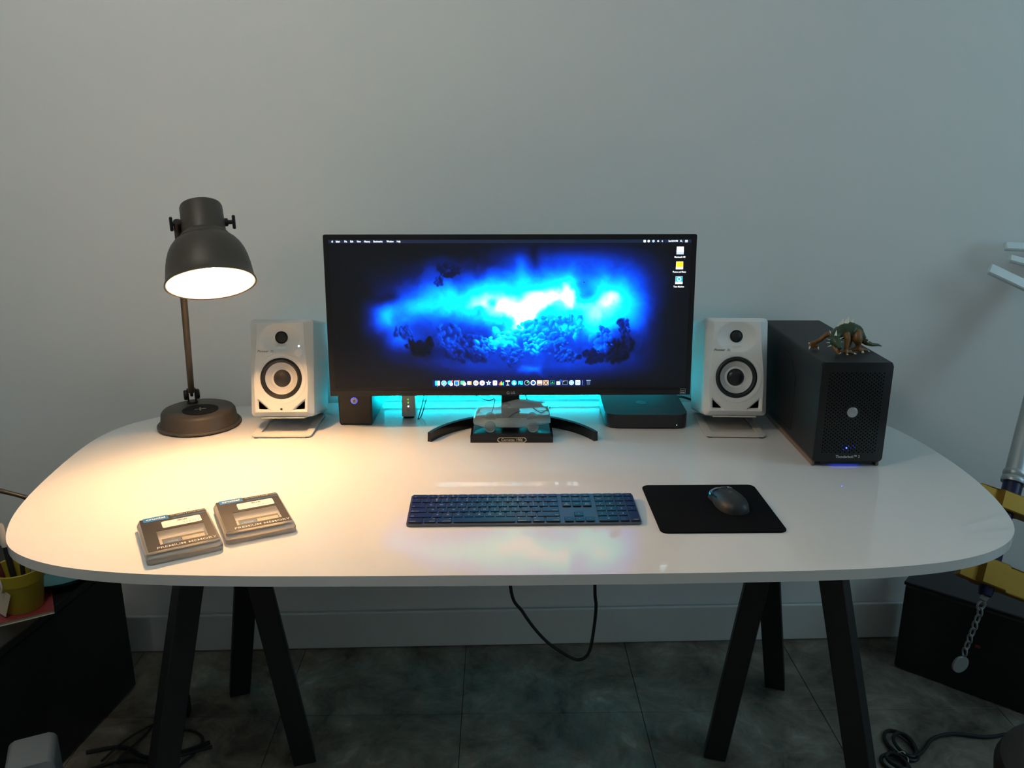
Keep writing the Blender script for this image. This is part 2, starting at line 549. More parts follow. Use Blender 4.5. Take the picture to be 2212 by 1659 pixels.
# ------------------------------------------------------------------ desk
desk = thing('desk', 'white glossy desk with rounded corners on black tripod legs', 'desk', (0.019, 1.629, 0))
OUT = [(-.848, 1.305), (-.821, 1.270), (-.798, 1.252), (-.751, 1.225), (-.681, 1.201), (-.569, 1.182), (-.421, 1.173), (-.276, 1.170), (-.10, 1.169), (.087, 1.169), (.307, 1.171), (.480, 1.175), (.606, 1.182), (.686, 1.193),
       (.746, 1.206), (.814, 1.232), (.872, 1.272), (.903, 1.310), (.923, 1.351), (.950, 1.453), (.963, 1.557), (.966, 1.634), (.961, 1.742), (.950, 1.827), (.932, 1.890), (.900, 1.952), (.845, 2.005), (.745, 2.046),
       (.60, 2.070), (.40, 2.082), (.20, 2.087), (.0, 2.089), (-.20, 2.089), (-.40, 2.085), (-.55, 2.078), (-.670, 2.062), (-.770, 2.028), (-.846, 1.976), (-.893, 1.925), (-.918, 1.875), (-.931, 1.806), (-.931, 1.717), (-.922, 1.599), (-.908, 1.490), (-.885, 1.390)]
loop = catmull([OUT[-2], OUT[-1]] + OUT + OUT[:2], 10)
loop = loop[20:-10]
ln_ = [0.0]
for p_, q_ in zip(loop[:-1], loop[1:]): ln_.append(ln_[-1] + (q_.xy - p_.xy).length if len(p_) == 3 else ln_[-1] + (q_ - p_).length)
ss = np.linspace(0, ln_[-1], 321)[:-1]
px_ = np.interp(ss, ln_, [p_[0] for p_ in loop]); py_ = np.interp(ss, ln_, [p_[1] for p_ in loop])
for k in range(5):                                  # fair the outline
    px_ = 0.5 * px_ + 0.25 * (np.roll(px_, 1) + np.roll(px_, -1)); py_ = 0.5 * py_ + 0.25 * (np.roll(py_, 1) + np.roll(py_, -1))
pts = [(float(a_) - 0.019, float(b_) - 1.629) for a_, b_ in zip(px_, py_)]
mesh_obj('tabletop', prism(pts, DZ - 0.0185, DZ, 0.0012, 2), M['desk'], desk)

def leg(top, bot, s, ang):
    vs = []
    for (p, z) in ((bot, 0.0), (top, DZ - 0.0305)):
        for (u, v) in ((-1, -1), (1, -1), (1, 1), (-1, 1)):
            x, y = u * s / 2, v * s / 2
            vs.append((p[0] + x * cos(ang) - y * sin(ang) - 0.019, p[1] + x * sin(ang) + y * cos(ang) - 1.629, z))
    b2 = bmesh.new()
    v = [b2.verts.new(c) for c in vs]
    for f in ((0, 3, 2, 1), (4, 5, 6, 7), (0, 1, 5, 4), (1, 2, 6, 5), (2, 3, 7, 6), (3, 0, 4, 7)):
        b2.faces.new([v[i] for i in f])
    bmesh.ops.bevel(b2, geom=list(b2.edges), offset=0.0015, segments=1, affect='EDGES')
    return b2

LEGS = [((-0.614, 1.590), (-0.715, 1.380), 0.6), ((-0.535, 1.675), (-0.690, 1.895), 0.35), ((-0.565, 1.640), (-0.462, 1.640), 0.3),
        ((0.668, 1.590), (0.768, 1.380), -0.6), ((0.575, 1.675), (0.735, 1.900), -0.35), ((0.605, 1.640), (0.508, 1.640), -0.3)]
for (tp, bt, an) in LEGS:
    mesh_obj('leg', leg(tp, bt, 0.050, an), M['leg'], desk)
for cx in (-0.567, 0.607):
    mesh_obj('mounting_plate', prism(rrect(0.24, 0.26, 0.03, 4, cx - 0.019, 0.003), DZ - 0.0305, DZ - 0.0187, 0.001), M['leg'], desk)

# ------------------------------------------------------------------ cyan LED strip along the wall behind the desk things
strip = thing('led_strip', 'cyan light strip glowing on the wall behind the monitor', 'light strip',
              (0.02, wally(0.02) - 0.0008, DZ + 0.014), (0, 0, WALL_A))
mesh_obj('tape', box(0, -0.001, 0, 0.86, 0.002, 0.010), M['led_tape'], strip)
ledm = bpy.data.meshes.new('led')
lb = box(0, -0.0032, 0, 0.005, 0.0022, 0.005, 0.0004, 1); lb.to_mesh(ledm); lb.free()
ledm.materials.append(M['led_on'])
for i in range(26):
    o = bpy.data.objects.new('led', ledm); COL.objects.link(o); o.parent = strip
    o.location = (-0.413 + i * 0.033, 0, 0)

al = bpy.data.lights.new('strip_light', 'AREA')
al.shape = 'RECTANGLE'; al.size = 0.84; al.size_y = 0.004; al.energy = LED_W; al.color = (0.0, 0.78, 1.0)
alo = bpy.data.objects.new('strip_light', al); COL.objects.link(alo); alo.parent = strip
alo.location = (0, -0.0052, -0.0040); alo.rotation_euler = (radians(125), 0, 0)

# ------------------------------------------------------------------ monitor
def vnoise(x, y, seed):
    rng = np.random.RandomState(seed)
    T = rng.rand(64, 64)
    xi = np.floor(x).astype(int); yi = np.floor(y).astype(int)
    fx = x - xi; fy = y - yi
    fx = fx * fx * fx * (fx * (fx * 6 - 15) + 10); fy = fy * fy * fy * (fy * (fy * 6 - 15) + 10)
    a = T[xi % 64, yi % 64]; b = T[(xi + 1) % 64, yi % 64]; c = T[xi % 64, (yi + 1) % 64]; d = T[(xi + 1) % 64, (yi + 1) % 64]
    return (a * (1 - fx) + b * fx) * (1 - fy) + (c * (1 - fx) + d * fx) * fy

def fbm(x, y, seed, o=5, g=0.5):
    s = 0; a = 1; n = 0
    for k in range(o):
        s = s + a * vnoise(x * 2 ** k + 7.3 * k, y * 2 ** k + 3.1 * k, seed + k); n += a; a *= g
    return s / n

def wallpaper(nx, ny):
    u, v = np.meshgrid(np.linspace(0, 1, nx), np.linspace(0, 1, ny))
    X = 55 + u * 2095; Y = 72 + v * 853              # the picture's own plane, arbitrary units
    wx = fbm(X / 170, Y / 170, 11) - 0.5; wy = fbm(X / 170 + 40, Y / 170 + 9, 21) - 0.5
    fx = fbm(X / 55, Y / 55, 31, 4) - 0.5; fy = fbm(X / 55 + 11, Y / 55 + 5, 41, 4) - 0.5
    Xw = X + wx * 150 + fx * 44; Yw = Y + wy * 110 + fy * 38      # strongly swirled
    Xs = X + wx * 70; Ys = Y + wy * 60                             # gently swirled
    def g(cx, cy, rx, ry, p=2.0, x=Xs, y=Ys):
        return np.exp(-((np.abs(x - cx) / rx) ** p + (np.abs(y - cy) / ry) ** p))
    I = 0.25 * g(1150, 490, 820, 420, 4.0) + 0.12 * g(1480, 430, 480, 400, 3.0)
    I -= 0.16 * g(560, 150, 330, 110) + 0.08 * g(900, 200, 180, 90)
    cy = 0.34 * g(345, 525, 95, 85, 2.4) + 0.30 * g(560, 470, 160, 100) + 0.20 * g(470, 640, 120, 60)
    cy += 0.30 * g(830, 420, 200, 110) + 0.32 * g(1120, 440, 260, 130) + 0.26 * g(1400, 410, 220, 130)
    cy += 0.34 * g(1720, 450, 190, 150, 2.6) + 0.20 * g(1600, 570, 130, 110) + 0.12 * g(1180, 280, 60, 70)
    I = I + 1.12 * cy
    wh = 0.45 * g(1130, 470, 150, 62, 2, Xw, Yw) + 0.45 * g(1130, 560, 55, 55, 2, Xw, Yw) + 0.30 * g(1230, 390, 80, 45, 2, Xw, Yw)
    wh += 0.26 * g(1340, 405, 80, 24, 2, Xw, Yw) + 0.42 * g(1447, 370, 38, 85, 2.4, X + fx * 60, Y + fy * 50) + 0.30 * g(1690, 405, 48, 42, 2, X + fx * 60, Y + fy * 50)
    wh += 0.22 * g(930, 440, 50, 40, 2, Xw, Yw) + 0.14 * g(1590, 570, 80, 70) + 0.12 * g(500, 545, 40, 20)
    I = I + 0.74 * wh
    I -= 0.20 * g(1300, 475, 60, 40, 2, Xw, Yw) + 0.22 * g(1545, 380, 70, 55) + 0.26 * g(915, 480, 26, 30, 2, X + fx * 40, Y + fy * 40) + 0.20 * g(1000, 430, 28, 24, 2, X + fx * 40, Y)
    I -= 0.16 * g(1240, 200, 40, 90) + 0.10 * g(400, 420, 80, 30, 2, Xw, Yw)
    I += (fbm(Xw / 90, Yw / 90, 51, 5) - 0.5) * 0.22 * g(1130, 480, 850, 330, 4, X, Y)
    # smoke clouds: heaps of soft round puffs, each lit from the bright centre, laid one over another
    rng = np.random.RandomState(12)
    soft = np.clip(0.9 * g(560, 690, 130, 80, 2, Xw, Yw) + g(800, 670, 170, 120, 2, Xw, Yw) + 0.8 * g(1100, 740, 220, 90, 2, Xw, Yw) + 0.7 * g(1350, 680, 190, 110, 2, Xw, Yw) + g(1720, 700, 150, 120, 2, Xw, Yw)
                   + 0.8 * g(740, 265, 90, 60, 2, Xw, Yw), 0, 1)
    tone = 0.17 + 0.14 * g(1180, 640, 300, 120, 2, X, Y) + 0.10 * (fbm(Xw / 60, Yw / 60, 91, 4) - 0.5) - 0.10 * g(1740, 700, 120, 110, 2, X, Y) - 0.12 * g(560, 700, 100, 70, 2, X, Y)
    I = I * (1 - 0.85 * soft) + tone * 0.85 * soft
    Xp = X + wx * 40 + fx * 34; Yp = Y + wy * 40 + fy * 34
    sx_ = X[0, 1] - X[0, 0]; sy_ = Y[1, 0] - Y[0, 0]
    fine = fbm(X / 26, Y / 26, 81, 4) - 0.5
    heaps = ((470, 612, 60, 34, .16, .30, 22, 26), (560, 680, 90, 50, .03, .12, 26, 34), (730, 625, 75, 95, .20, .26, 46, 30), (840, 690, 130, 75, .15, .30, 60, 32), (955, 695, 60, 66, .24, .56, 46, 26),
             (1045, 650, 70, 60, .46, .50, 26, 38), (1110, 735, 56, 60, .26, .52, 40, 24), (1250, 585, 120, 70, .40, .40, 60, 26), (1240, 690, 70, 60, .36, .60, 46, 24), (1430, 575, 100, 64, .40, .36, 56, 26),
             (1350, 680, 90, 55, .26, .34, 36, 26), (1640, 640, 60, 80, .26, .36, 40, 28), (1745, 690, 85, 85, .05, .16, 60, 32), (1775, 590, 40, 70, .14, .20, 30, 24), (1440, 745, 66, 34, .22, .48, 34, 20),
             (1600, 745, 110, 34, .10, .14, 40, 24), (745, 250, 66, 40, .05, .12, 34, 22), (690, 315, 34, 28, .14, .16, 18, 16))
    puffs = []
    for (cx, cy_, rx, ry, b_, a_, n_, r_) in heaps:
        for k in range(n_):
            q = np.sqrt(rng.rand()); t_ = rng.rand() * 2 * np.pi
            px, py = cx + rx * q * np.cos(t_), cy_ + ry * q * np.sin(t_)
            puffs.append((px, py, r_ * (0.45 + 0.9 * rng.rand() ** 1.5) * (1.15 - 0.45 * q), b_ * (0.75 + 0.5 * rng.rand()), a_))
    order = sorted(range(len(puffs)), key=lambda i: (-puffs[i][2] + 26 * rng.rand()))
    for i in order:
        px, py, r, b_, a_ = puffs[i]
        i0 = max(0, int((px - 1.6 * r - 45 - 55) / sx_)); i1 = min(nx, int((px + 1.6 * r + 45 - 55) / sx_) + 2)
        j0 = max(0, int((py - 1.6 * r - 45 - 72) / sy_)); j1 = min(ny, int((py + 1.6 * r + 45 - 72) / sy_) + 2)
        if i1 <= i0 or j1 <= j0: continue
        W = (slice(j0, j1), slice(i0, i1))
        ex = (Xp[W] - px) / r; ey = (Yp[W] - py) / r
        d2 = ex * ex + ey * ey + fine[W] * 0.7
        al = np.clip((1.08 - d2) / 0.75, 0, 1); al = al * al * (3 - 2 * al)
        lx, ly = 1130 - px, 330 - py; ln = np.hypot(lx, ly) + 40
        sh = np.clip(0.42 + 0.55 * (ex * lx + ey * ly) / ln + fine[W] * 0.25, 0, 1)
        val = (b_ + a_ * sh * sh * 1.15) * (1 - np.clip((Y[W] - 650) / 260, 0, 0.62))
        al = al * (0.55 + 0.40 * np.clip(sh * 1.6, 0, 1))
        I[W] = I[W] * (1 - al) + val * al
    I = I * np.clip(1.25 * g(1130, 490, 960, 400, 6, X, Y), 0, 1)
    I += 0.16 * g(1240, 845, 70, 24, 2, Xw, Yw) + 0.06 * g(1150, 800, 700, 110, 2, X, Y) + 0.05 * g(560, 180, 420, 120, 2, X, Y)
    I -= 0.06 * g(560, 800, 160, 60, 2, X, Y)
    I = np.clip(I, 0, 1.2)
    stops = [0, .06, .16, .30, .44, .58, .70, .84, .98, 1.2]
    R = np.interp(I, stops, [5, 6, 6, 2, 0, 0, 0, 130, 252, 255])
    G = np.interp(I, stops, [6, 10, 20, 55, 125, 205, 248, 253, 255, 255])
    Bc = np.interp(I, stops, [9, 24, 84, 205, 250, 253, 252, 253, 255, 255])
    rgb = np.stack([R, G, Bc], -1) / 255.0
    return np.where(rgb <= 0.04045, rgb / 12.92, ((rgb + 0.055) / 1.055) ** 2.4)

def emissive(name, col, s=1.0):
    return glow(name, col, s * SCREEN_STRENGTH * (1.5 if max(col) > 0.4 else 0.8))

mon = thing('monitor', 'wide black monitor showing a blue cloud wallpaper', 'monitor', (0.0266, 1.830, DZ), (0, 0, -0.001))
TILT = 0.0667
MZ0 = 0.0953
MW, MH = 0.830, 0.366
def mon_part(name, data, m, parent=mon, smooth=False):
    """part modelled in the panel's own plane: x across, y back, z up from the lower edge"""
    o = mesh_obj(name, data, m, parent, smooth=smooth)
    if parent is mon:
        o.location = (0, 0, MZ0); o.rotation_euler = (-TILT, 0, 0)
    return o
# shell
shell = bmesh.new()
merge(shell, prism([(x, z) for x, z in rrect(MW, MH, 0.004, 4, 0, MH / 2)], 0, 0.010, 0.001, 1))
merge(shell, prism([(x, z) for x, z in rrect(MW - 0.02, MH - 0.02, 0.02, 4, 0, MH / 2)], 0.010, 0.022, 0.005, 2))
merge(shell, prism([(x, z) for x, z in rrect(0.50, 0.24, 0.03, 4, 0, MH / 2 - 0.01)], 0.022, 0.045, 0.01, 2))
bmesh.ops.rotate(shell, verts=shell.verts, cent=(0, 0, 0), matrix=Matrix.Rotation(pi / 2, 3, 'X'))
for v in shell.verts: v.co.y = -v.co.y
mon_part('housing', shell, M['bezel'])
mon_part('chin', box(0, -0.0012, 0.0068, MW - 0.002, 0.0030, 0.0126, 0.0008, 1), M['chin'])
SW, SX0, SZ0, SZ1 = 0.805, -0.4025, 0.0195, 0.3545
SH = SZ1 - SZ0
nx, ny = 560, 234
wp = wallpaper(nx, ny)
xs = np.linspace(SX0, SX0 + SW, nx); zs = np.linspace(SZ1, SZ0, ny)
gx, gz = np.meshgrid(xs, zs)
verts = np.stack([gx, np.full_like(gx, -0.0006), gz], -1).reshape(-1, 3)
idx = np.arange(nx * ny).reshape(ny, nx)
quads = np.stack([idx[:-1, :-1], idx[1:, :-1], idx[1:, 1:], idx[:-1, 1:]], -1).reshape(-1, 4)
sme = bpy.data.meshes.new('screen')
sme.vertices.add(len(verts)); sme.vertices.foreach_set('co', verts.ravel())
sme.loops.add(quads.size); sme.loops.foreach_set('vertex_index', quads.ravel())
sme.polygons.add(len(quads)); sme.polygons.foreach_set('loop_start', np.arange(0, quads.size, 4))
sme.update(calc_edges=True); sme.validate()
ca = sme.color_attributes.new('picture', 'FLOAT_COLOR', 'POINT')
ca.data.foreach_set('color', np.concatenate([wp.reshape(-1, 3), np.ones((nx * ny, 1))], 1).ravel())
M['screen'] = attr_material('screen_picture', 'picture', 0.25, SCREEN_STRENGTH)
screen = mon_part('screen', sme, M['screen'])
tag(screen, 'glowing screen with blue and cyan clouds')

SY = -0.0009
def scr(name, pts2, m, dy=0.0, th=0.0002):
    b2 = prism(pts2, 0, th)
    bmesh.ops.rotate(b2, verts=b2.verts, cent=(0, 0, 0), matrix=Matrix.Rotation(pi / 2, 3, 'X'))
    bmesh.ops.translate(b2, verts=b2.verts, vec=(0, SY + dy, 0))
    return mesh_obj(name, b2, m, screen)
E_W = emissive('icon_white', (0.9, 0.95, 1.0), 0.95)
E_MENU = emissive('menu_bar_blue', lin(22, 36, 62))
E_DOCK = emissive('dock_blue', lin(8, 24, 84))
E_CY = emissive('icon_cyan', lin(40, 210, 240)); E_BL = emissive('icon_blue', lin(20, 110, 230)); E_RED = emissive('icon_red', lin(240, 70, 60))
E_GR = emissive('icon_green', lin(80, 230, 130)); E_YE = emissive('icon_yellow', lin(255, 200, 30)); E_GY = emissive('icon_grey', lin(150, 170, 190))
E_DK = emissive('icon_dark', lin(12, 26, 40)); E_TN = emissive('icon_tan', lin(190, 160, 130)); E_TE = emissive('icon_teal', lin(50, 150, 170))
E_OR = emissive('icon_orange', lin(250, 150, 60))

scr('menu_bar', rrect(SW, 0.0074, 0.0004, 1, 0, SZ1 - 0.0037), E_MENU)
def menu_text(s, x, size=0.0062, align='LEFT', z=SZ1 - 0.0038):
    letters('menu_text', s, 0.0058, E_W, screen, (x, SY - 0.0004, z), FRONT, align=align, offset=0.00008, width=0.76)
def apple(cx, cz, s):
    p = []
    for i in range(40):
        a = 2 * pi * i / 40
        r = 1.0 + 0.06 * cos(2 * a) - 0.10 * math.exp(-((a - pi / 2) / 0.35) ** 2) - 0.08 * math.exp(-((a - 1.5 * pi) / 0.35) ** 2)
        x, y = 0.88 * r * cos(a), r * sin(a)
        d = math.hypot(x - 1.12, y - 0.12)
        if d < 0.48:
            x = 1.12 - sqrt(max(0.48 ** 2 - (y - 0.12) ** 2, 0))
        p.append((cx + s * x, cz + s * y))
    leaf = [(cx + s * (0.05 + 0.30 * q - 0.14 * sin(pi * q)), cz + s * (1.05 + 0.42 * q + 0.12 * sin(pi * q))) for q in (0, .25, .5, .75, 1)]
    leaf += [(cx + s * (0.05 + 0.30 * q + 0.14 * sin(pi * q)), cz + s * (1.05 + 0.42 * q - 0.12 * sin(pi * q))) for q in (.75, .5, .25)]
    return p, leaf[::-1]
ap, lf = apple(SX0 + 0.0085, SZ1 - 0.0040, 0.0019)
scr('menu_logo', ap, E_W, -0.0003); scr('menu_logo', lf, E_W, -0.0003)
for s, x in (('Safari', 0.0161), ('File', 0.0350), ('Edit', 0.0480), ('View', 0.0626), ('History', 0.0784), ('Bookmarks', 0.0991), ('Window', 0.1283), ('Help', 0.1506)):
    menu_text(s, SX0 + x)
menu_text('Sat 8:34 PM', SX0 + SW - 0.0305, align='RIGHT')
rx = SX0 + SW
scr('menu_icon', rrect(0.0054, 0.0054, 0.0008, 2, rx - 0.1045, SZ1 - 0.0038), E_W, -0.0003)
scr('menu_icon', circle(0.0027, 16, rx - 0.0955, SZ1 - 0.0038), E_W, -0.0003)
scr('menu_icon', circle(0.0029, 16, rx - 0.085, SZ1 - 0.0038), E_GY, -0.0003)
scr('menu_icon', [(rx - 0.077, SZ1 - 0.0038), (rx - 0.0745, SZ1 - 0.0060), (rx - 0.072, SZ1 - 0.0038), (rx - 0.0745, SZ1 - 0.0016)], E_W, -0.0003)
scr('menu_icon', [(rx - 0.067, SZ1 - 0.0045), (rx - 0.064, SZ1 - 0.006), (rx - 0.064, SZ1 - 0.0018), (rx - 0.067, SZ1 - 0.0032)], E_GY, -0.0003)
o = mesh_obj('menu_icon', torus(0.0017, 0.0004, 16, 6), E_W, screen, (rx - 0.0235, SY - 0.0004, SZ1 - 0.0034), FRONT)
scr('menu_icon', [(rx - 0.0224, SZ1 - 0.0047), (rx - 0.0205, SZ1 - 0.0064), (rx - 0.0200, SZ1 - 0.0059), (rx - 0.0219, SZ1 - 0.0042)], E_W, -0.0003)
for k in range(3):
    scr('menu_icon', rrect(0.0062, 0.0009, 0.0002, 1, rx - 0.0115, SZ1 - 0.0020 - 0.0019 * k), E_W, -0.0003)
# desktop drives
for k, (lab, top, bot) in enumerate((('Macintosh HD', E_W, E_GY), ('Photos and Music', E_YE, E_W), ('Time Machine', E_TE, E_W))):
    cz = SZ1 - 0.0255 - 0.0330 * k; cx = rx - 0.0245
    scr('drive_icon', [(cx - 0.0082, cz - 0.0075), (cx + 0.0082, cz - 0.0075), (cx + 0.0078, cz + 0.0095), (cx - 0.0078, cz + 0.0095)], bot, -0.0002)
    scr('drive_icon', [(cx - 0.0080, cz - 0.0025), (cx + 0.0080, cz - 0.0025), (cx + 0.0076, cz + 0.0093), (cx - 0.0076, cz + 0.0093)], top, -0.0005)
    if k == 2:
        mesh_obj('drive_icon', torus(0.0038, 0.0007, 20, 6), E_W, screen, (cx, SY - 0.0009, cz + 0.0035), FRONT)
    letters('drive_text', lab, 0.0054, E_W, screen, (cx, SY - 0.0004, cz - 0.0135), FRONT, offset=0.00006, width=0.78)
# mouse pointer
scr('pointer', [(0.164, 0.262), (0.1665, 0.2592), (0.1640, 0.2586)], E_DK, -0.0003)
# dock
DC = -0.004; DZc = SZ0 + 0.0105; PITCH = 0.01465
x0 = DC - 11.2 * PITCH
scr('dock', rrect(PITCH * 24.0, 0.0165, 0.001, 2, DC, DZc - 0.0004), E_DOCK)
def sq(x, w_=0.0112, h_=0.0112, r=0.0014, m=E_W, dz=0, dy=-0.0003):
    scr('dock_icon', rrect(w_, h_, r, 3, x, DZc + dz), m, dy)
def ci(x, r=0.0060, m=E_W, dz=0, dx=0, dy=-0.0003):
    scr('dock_icon', circle(r, 20, x + dx, DZc + dz), m, dy)
def ring(x, r, t_, m):
    mesh_obj('dock_icon', torus(r, t_, 20, 6), m, screen, (x, SY - 0.0008, DZc), FRONT)
for i in range(23):
    x = x0 + i * PITCH
    if i == 0: sq(x - 0.0028, 0.0056, m=E_CY); sq(x + 0.0028, 0.0056)
    elif i == 1: ci(x, m=E_W); ci(x, 0.0051, E_CY, dy=-0.0006); scr('dock_icon', [(x - .003, DZc - .003), (x + .001, DZc - .001), (x + .003, DZc + .003), (x - .001, DZc + .001)], E_W, -0.0009)
    elif i == 2: ci(x, 0.0052, E_CY, 0.0008, -0.001); ci(x, 0.0042, E_W, -0.0022, 0.002, -0.0006); ci(x, 0.002, E_RED, 0.0052, 0.0045, -0.0009)
    elif i == 3: sq(x); sq(x, 0.0085, 0.0085, 0.0004, E_BL, 0, -0.0006); ci(x, 0.0018, E_RED, 0.0056, 0.005, -0.0009)
    elif i == 4: sq(x - 0.001, 0.0100, 0.0085, m=E_GR, dz=0.001); ci(x, 0.0042, E_W, -0.002, 0.003, -0.0006)
    elif i == 5: sq(x, 0.0098, 0.0085); sq(x + 0.0035, 0.003, 0.0085, 0.0003, E_OR, 0, -0.0006)
    elif i == 6:
        ci(x)
        for k, mm in enumerate((E_RED, E_YE, E_GR, E_BL, E_CY, E_OR)):
            ci(x, 0.0015, mm, 0.0026 * sin(k * pi / 3), 0.0026 * cos(k * pi / 3), -0.0006)
    elif i == 7: ci(x); ci(x, 0.0018, E_RED, -0.0006, 0.0002, -0.0006)
    elif i == 8:
        st = [(x + (0.0066 if k % 2 == 0 else 0.0028) * cos(pi / 2 + k * pi / 5), DZc + (0.0066 if k % 2 == 0 else 0.0028) * sin(pi / 2 + k * pi / 5)) for k in range(10)]
        scr('dock_icon', st, E_W, -0.0003); ci(x, 0.0020, E_BL, dy=-0.0006)
    elif i == 9: sq(x, 0.0096, 0.0112); ci(x, 0.0012, E_DK, 0.001, 0.001, -0.0006)
    elif i == 10:
        for k, (mm, hh) in enumerate(((E_RED, 0.004), (E_OR, 0.007), (E_YE, 0.0095), (E_GR, 0.006), (E_CY, 0.008))):
            scr('dock_icon', rrect(0.0020, hh, 0.0003, 1, x - 0.0048 + 0.0024 * k, DZc - 0.0055 + hh / 2), mm, -0.0003)
    elif i == 11: sq(x, 0.0100, 0.0030, 0.0004, dz=0.0042); sq(x, 0.0014, 0.0080, 0.0002, E_W, -0.001); sq(x, 0.0066, 0.0012, 0.0002, E_W, -0.0052)
    elif i == 12: ci(x, m=E_CY); scr('dock_icon', [(x - .0036, DZc - .003), (x + .0036, DZc - .003), (x, DZc + .0042)], E_W, -0.0006)
    elif i == 13: sq(x, 0.0104, 0.0090, 0.0003, E_CY); sq(x - 0.002, 0.003, 0.003, 0.0003, E_DK, -0.004, -0.0006); sq(x + 0.0026, 0.0024, 0.004, 0.0003, E_BL, 0.002, -0.0006)
    elif i == 14: ci(x, m=E_GY); ci(x, 0.0050, E_DK, dy=-0.0006); scr('dock_icon', [(x, DZc), (x + .0045, DZc + .002), (x + .002, DZc + .0045)], E_GR, -0.0009)
    elif i == 15: ci(x); ci(x, 0.0038, E_DK, dy=-0.0006); ci(x, 0.0020, E_BL, 0.0005, -0.0006, -0.0009)
    elif i == 16: sq(x, 0.0124, 0.0118, 0.001, E_TN); sq(x, 0.0112, 0.0030, 0.0003, E_W, 0.0008, -0.0006); sq(x, 0.0090, 0.0014, 0.0003, E_DK, -0.0035, -0.0006)
    elif i == 17: sq(x, 0.0124, 0.0118, 0.001, E_TN); scr('dock_icon', [(x - .005, DZc - .005), (x - .003, DZc - .005), (x + .005, DZc + .005), (x + .003, DZc + .005)], E_DK, -0.0006); scr('dock_icon', [(x + .003, DZc - .005), (x + .005, DZc - .005), (x - .003, DZc + .005), (x - .005, DZc + .005)], E_DK, -0.0008)
    elif i == 18: sq(x, 0.0106, 0.0096, 0.0006, E_TE); sq(x, 0.0098, 0.0088, 0.0005, E_DK, 0, -0.0006); scr('dock_icon', [(x - .004, DZc - .0008), (x - .001, DZc - .0004), (x, DZc + .003), (x + .0008, DZc - .0004), (x + .004, DZc - .0002), (x + .004, DZc - .0012), (x - .004, DZc - .0014)], E_GR, -0.0009)
    elif i == 19: sq(x - 0.0008, 0.0086, 0.0080, 0.0006, E_W, -0.0010); mesh_obj('dock_icon', torus(0.0022, 0.0005, 16, 6), E_BL, screen, (x + 0.0042, SY - 0.0006, DZc + 0.0042), FRONT); sq(x - 0.001, 0.0040, 0.0026, 0.0003, E_CY, -0.002, -0.0006)
    elif i == 20: sq(x, 0.0110, 0.0096, 0.0006, E_GY); sq(x, 0.0100, 0.0086, 0.0005, E_DK, 0, -0.0006); sq(x - 0.0030, 0.0022, 0.0008, 0.0002, E_W, 0.0024, -0.0009)
    elif i == 21: ci(x, m=E_TE); ring(x, 0.0047, 0.0006, E_W); ci(x, 0.0022, E_W, dy=-0.0009)
    elif i == 22: sq(x, m=E_W); ring(x, 0.0038, 0.0007, E_TE); ci(x, 0.0016, E_TE, dy=-0.0009)
x = x0 + 23.0 * PITCH - 0.004
sq(x, 0.0005, 0.0110, 0.0001, E_GY)
x = x0 + 23.75 * PITCH - 0.001
scr('dock_icon', [(x - .0036, DZc - .0056), (x + .0036, DZc - .0056), (x + .0048, DZc + .0050), (x - .0048, DZc + .0050)], emissive('icon_bin', lin(60, 84, 120)), -0.0003)
scr('dock_icon', rrect(0.0104, 0.0012, 0.0005, 2, x, DZc + 0.0052), E_GY, -0.0003)
for i in (0, 1, 3):
    scr('dock_icon', circle(0.0006, 8, x0 + i * PITCH, DZc - 0.0076), E_W, -0.0003)
# maker's mark on the chin: a round face and two letters
lg = mon_part('maker_logo', (lambda b: b)(tube([(0.0030 * cos(2 * pi * i / 24) - 0.0062, -0.0030, 0.0068 + 0.0030 * sin(2 * pi * i / 24)) for i in range(24)], 0.0004, 6, 0, closed=True)), M['print_lt'])
for nm, bx_ in (('maker_logo', box(-0.0062, -0.0028, 0.0068, 0.0005, 0.0003, 0.0030)), ('maker_logo', box(-0.0053, -0.0028, 0.0056, 0.0022, 0.0003, 0.0005))):
    mon_part(nm, bx_, M['print_lt'])
lt = letters('maker_lettering', 'LG', 0.0076, M['print_lt'], mon, (0, 0, 0), offset=0.00012)
Rm = Matrix.Rotation(-TILT, 4, 'X')
lt.matrix_local = Matrix.Translation((0, 0, MZ0)) @ Rm @ Matrix.Translation((0.0048, -0.0030, 0.0068)) @ Matrix.Rotation(pi / 2, 4, 'X')
es = mon_part('rating_sticker', box(0.397, -0.0030, 0.0090, 0.0125, 0.0004, 0.0125, 0.0001, 1), M['print_lt'])
mon_part('rating_sticker', box(0.397, -0.0034, 0.0090, 0.0112, 0.0003, 0.0112), M['black_plastic'])
mon_part('rating_sticker', box(0.397, -0.0037, 0.0105, 0.0080, 0.0002, 0.0012), M['print_lt'])
mon_part('rating_sticker', box(0.397, -0.0037, 0.0065, 0.0090, 0.0002, 0.0022), M['print_lt'])
# stand: neck and arched foot
mesh_obj('neck', box(0.0, 0.063, 0.075, 0.044, 0.020, 0.150, 0.004, 2), M['black_plastic'], mon)
R_, hc, yb = 0.207, 0.190, 0.078
band = bmesh.new()
ring_ = []
amax = math.asin(hc / R_)
for i in range(41):
    a = -amax + 2 * amax * i / 40
    th = 0.014 - 0.004 * abs(i - 20) / 20
    hh = 0.026 - 0.004 * abs(i - 20) / 20
    q = []
    for (rr, z) in ((R_ - th / 2, 0.0), (R_ + th / 2, 0.0), (R_ + th / 2 - 0.001, hh), (R_ - th / 2 + 0.001, hh)):
        q.append(band.verts.new((0.004 + rr * sin(a), yb - R_ + rr * cos(a), z)))
    ring_.append(q)
for i in range(40):
    for j in range(4):
        band.faces.new((ring_[i][j], ring_[i][(j + 1) % 4], ring_[i + 1][(j + 1) % 4], ring_[i + 1][j]))
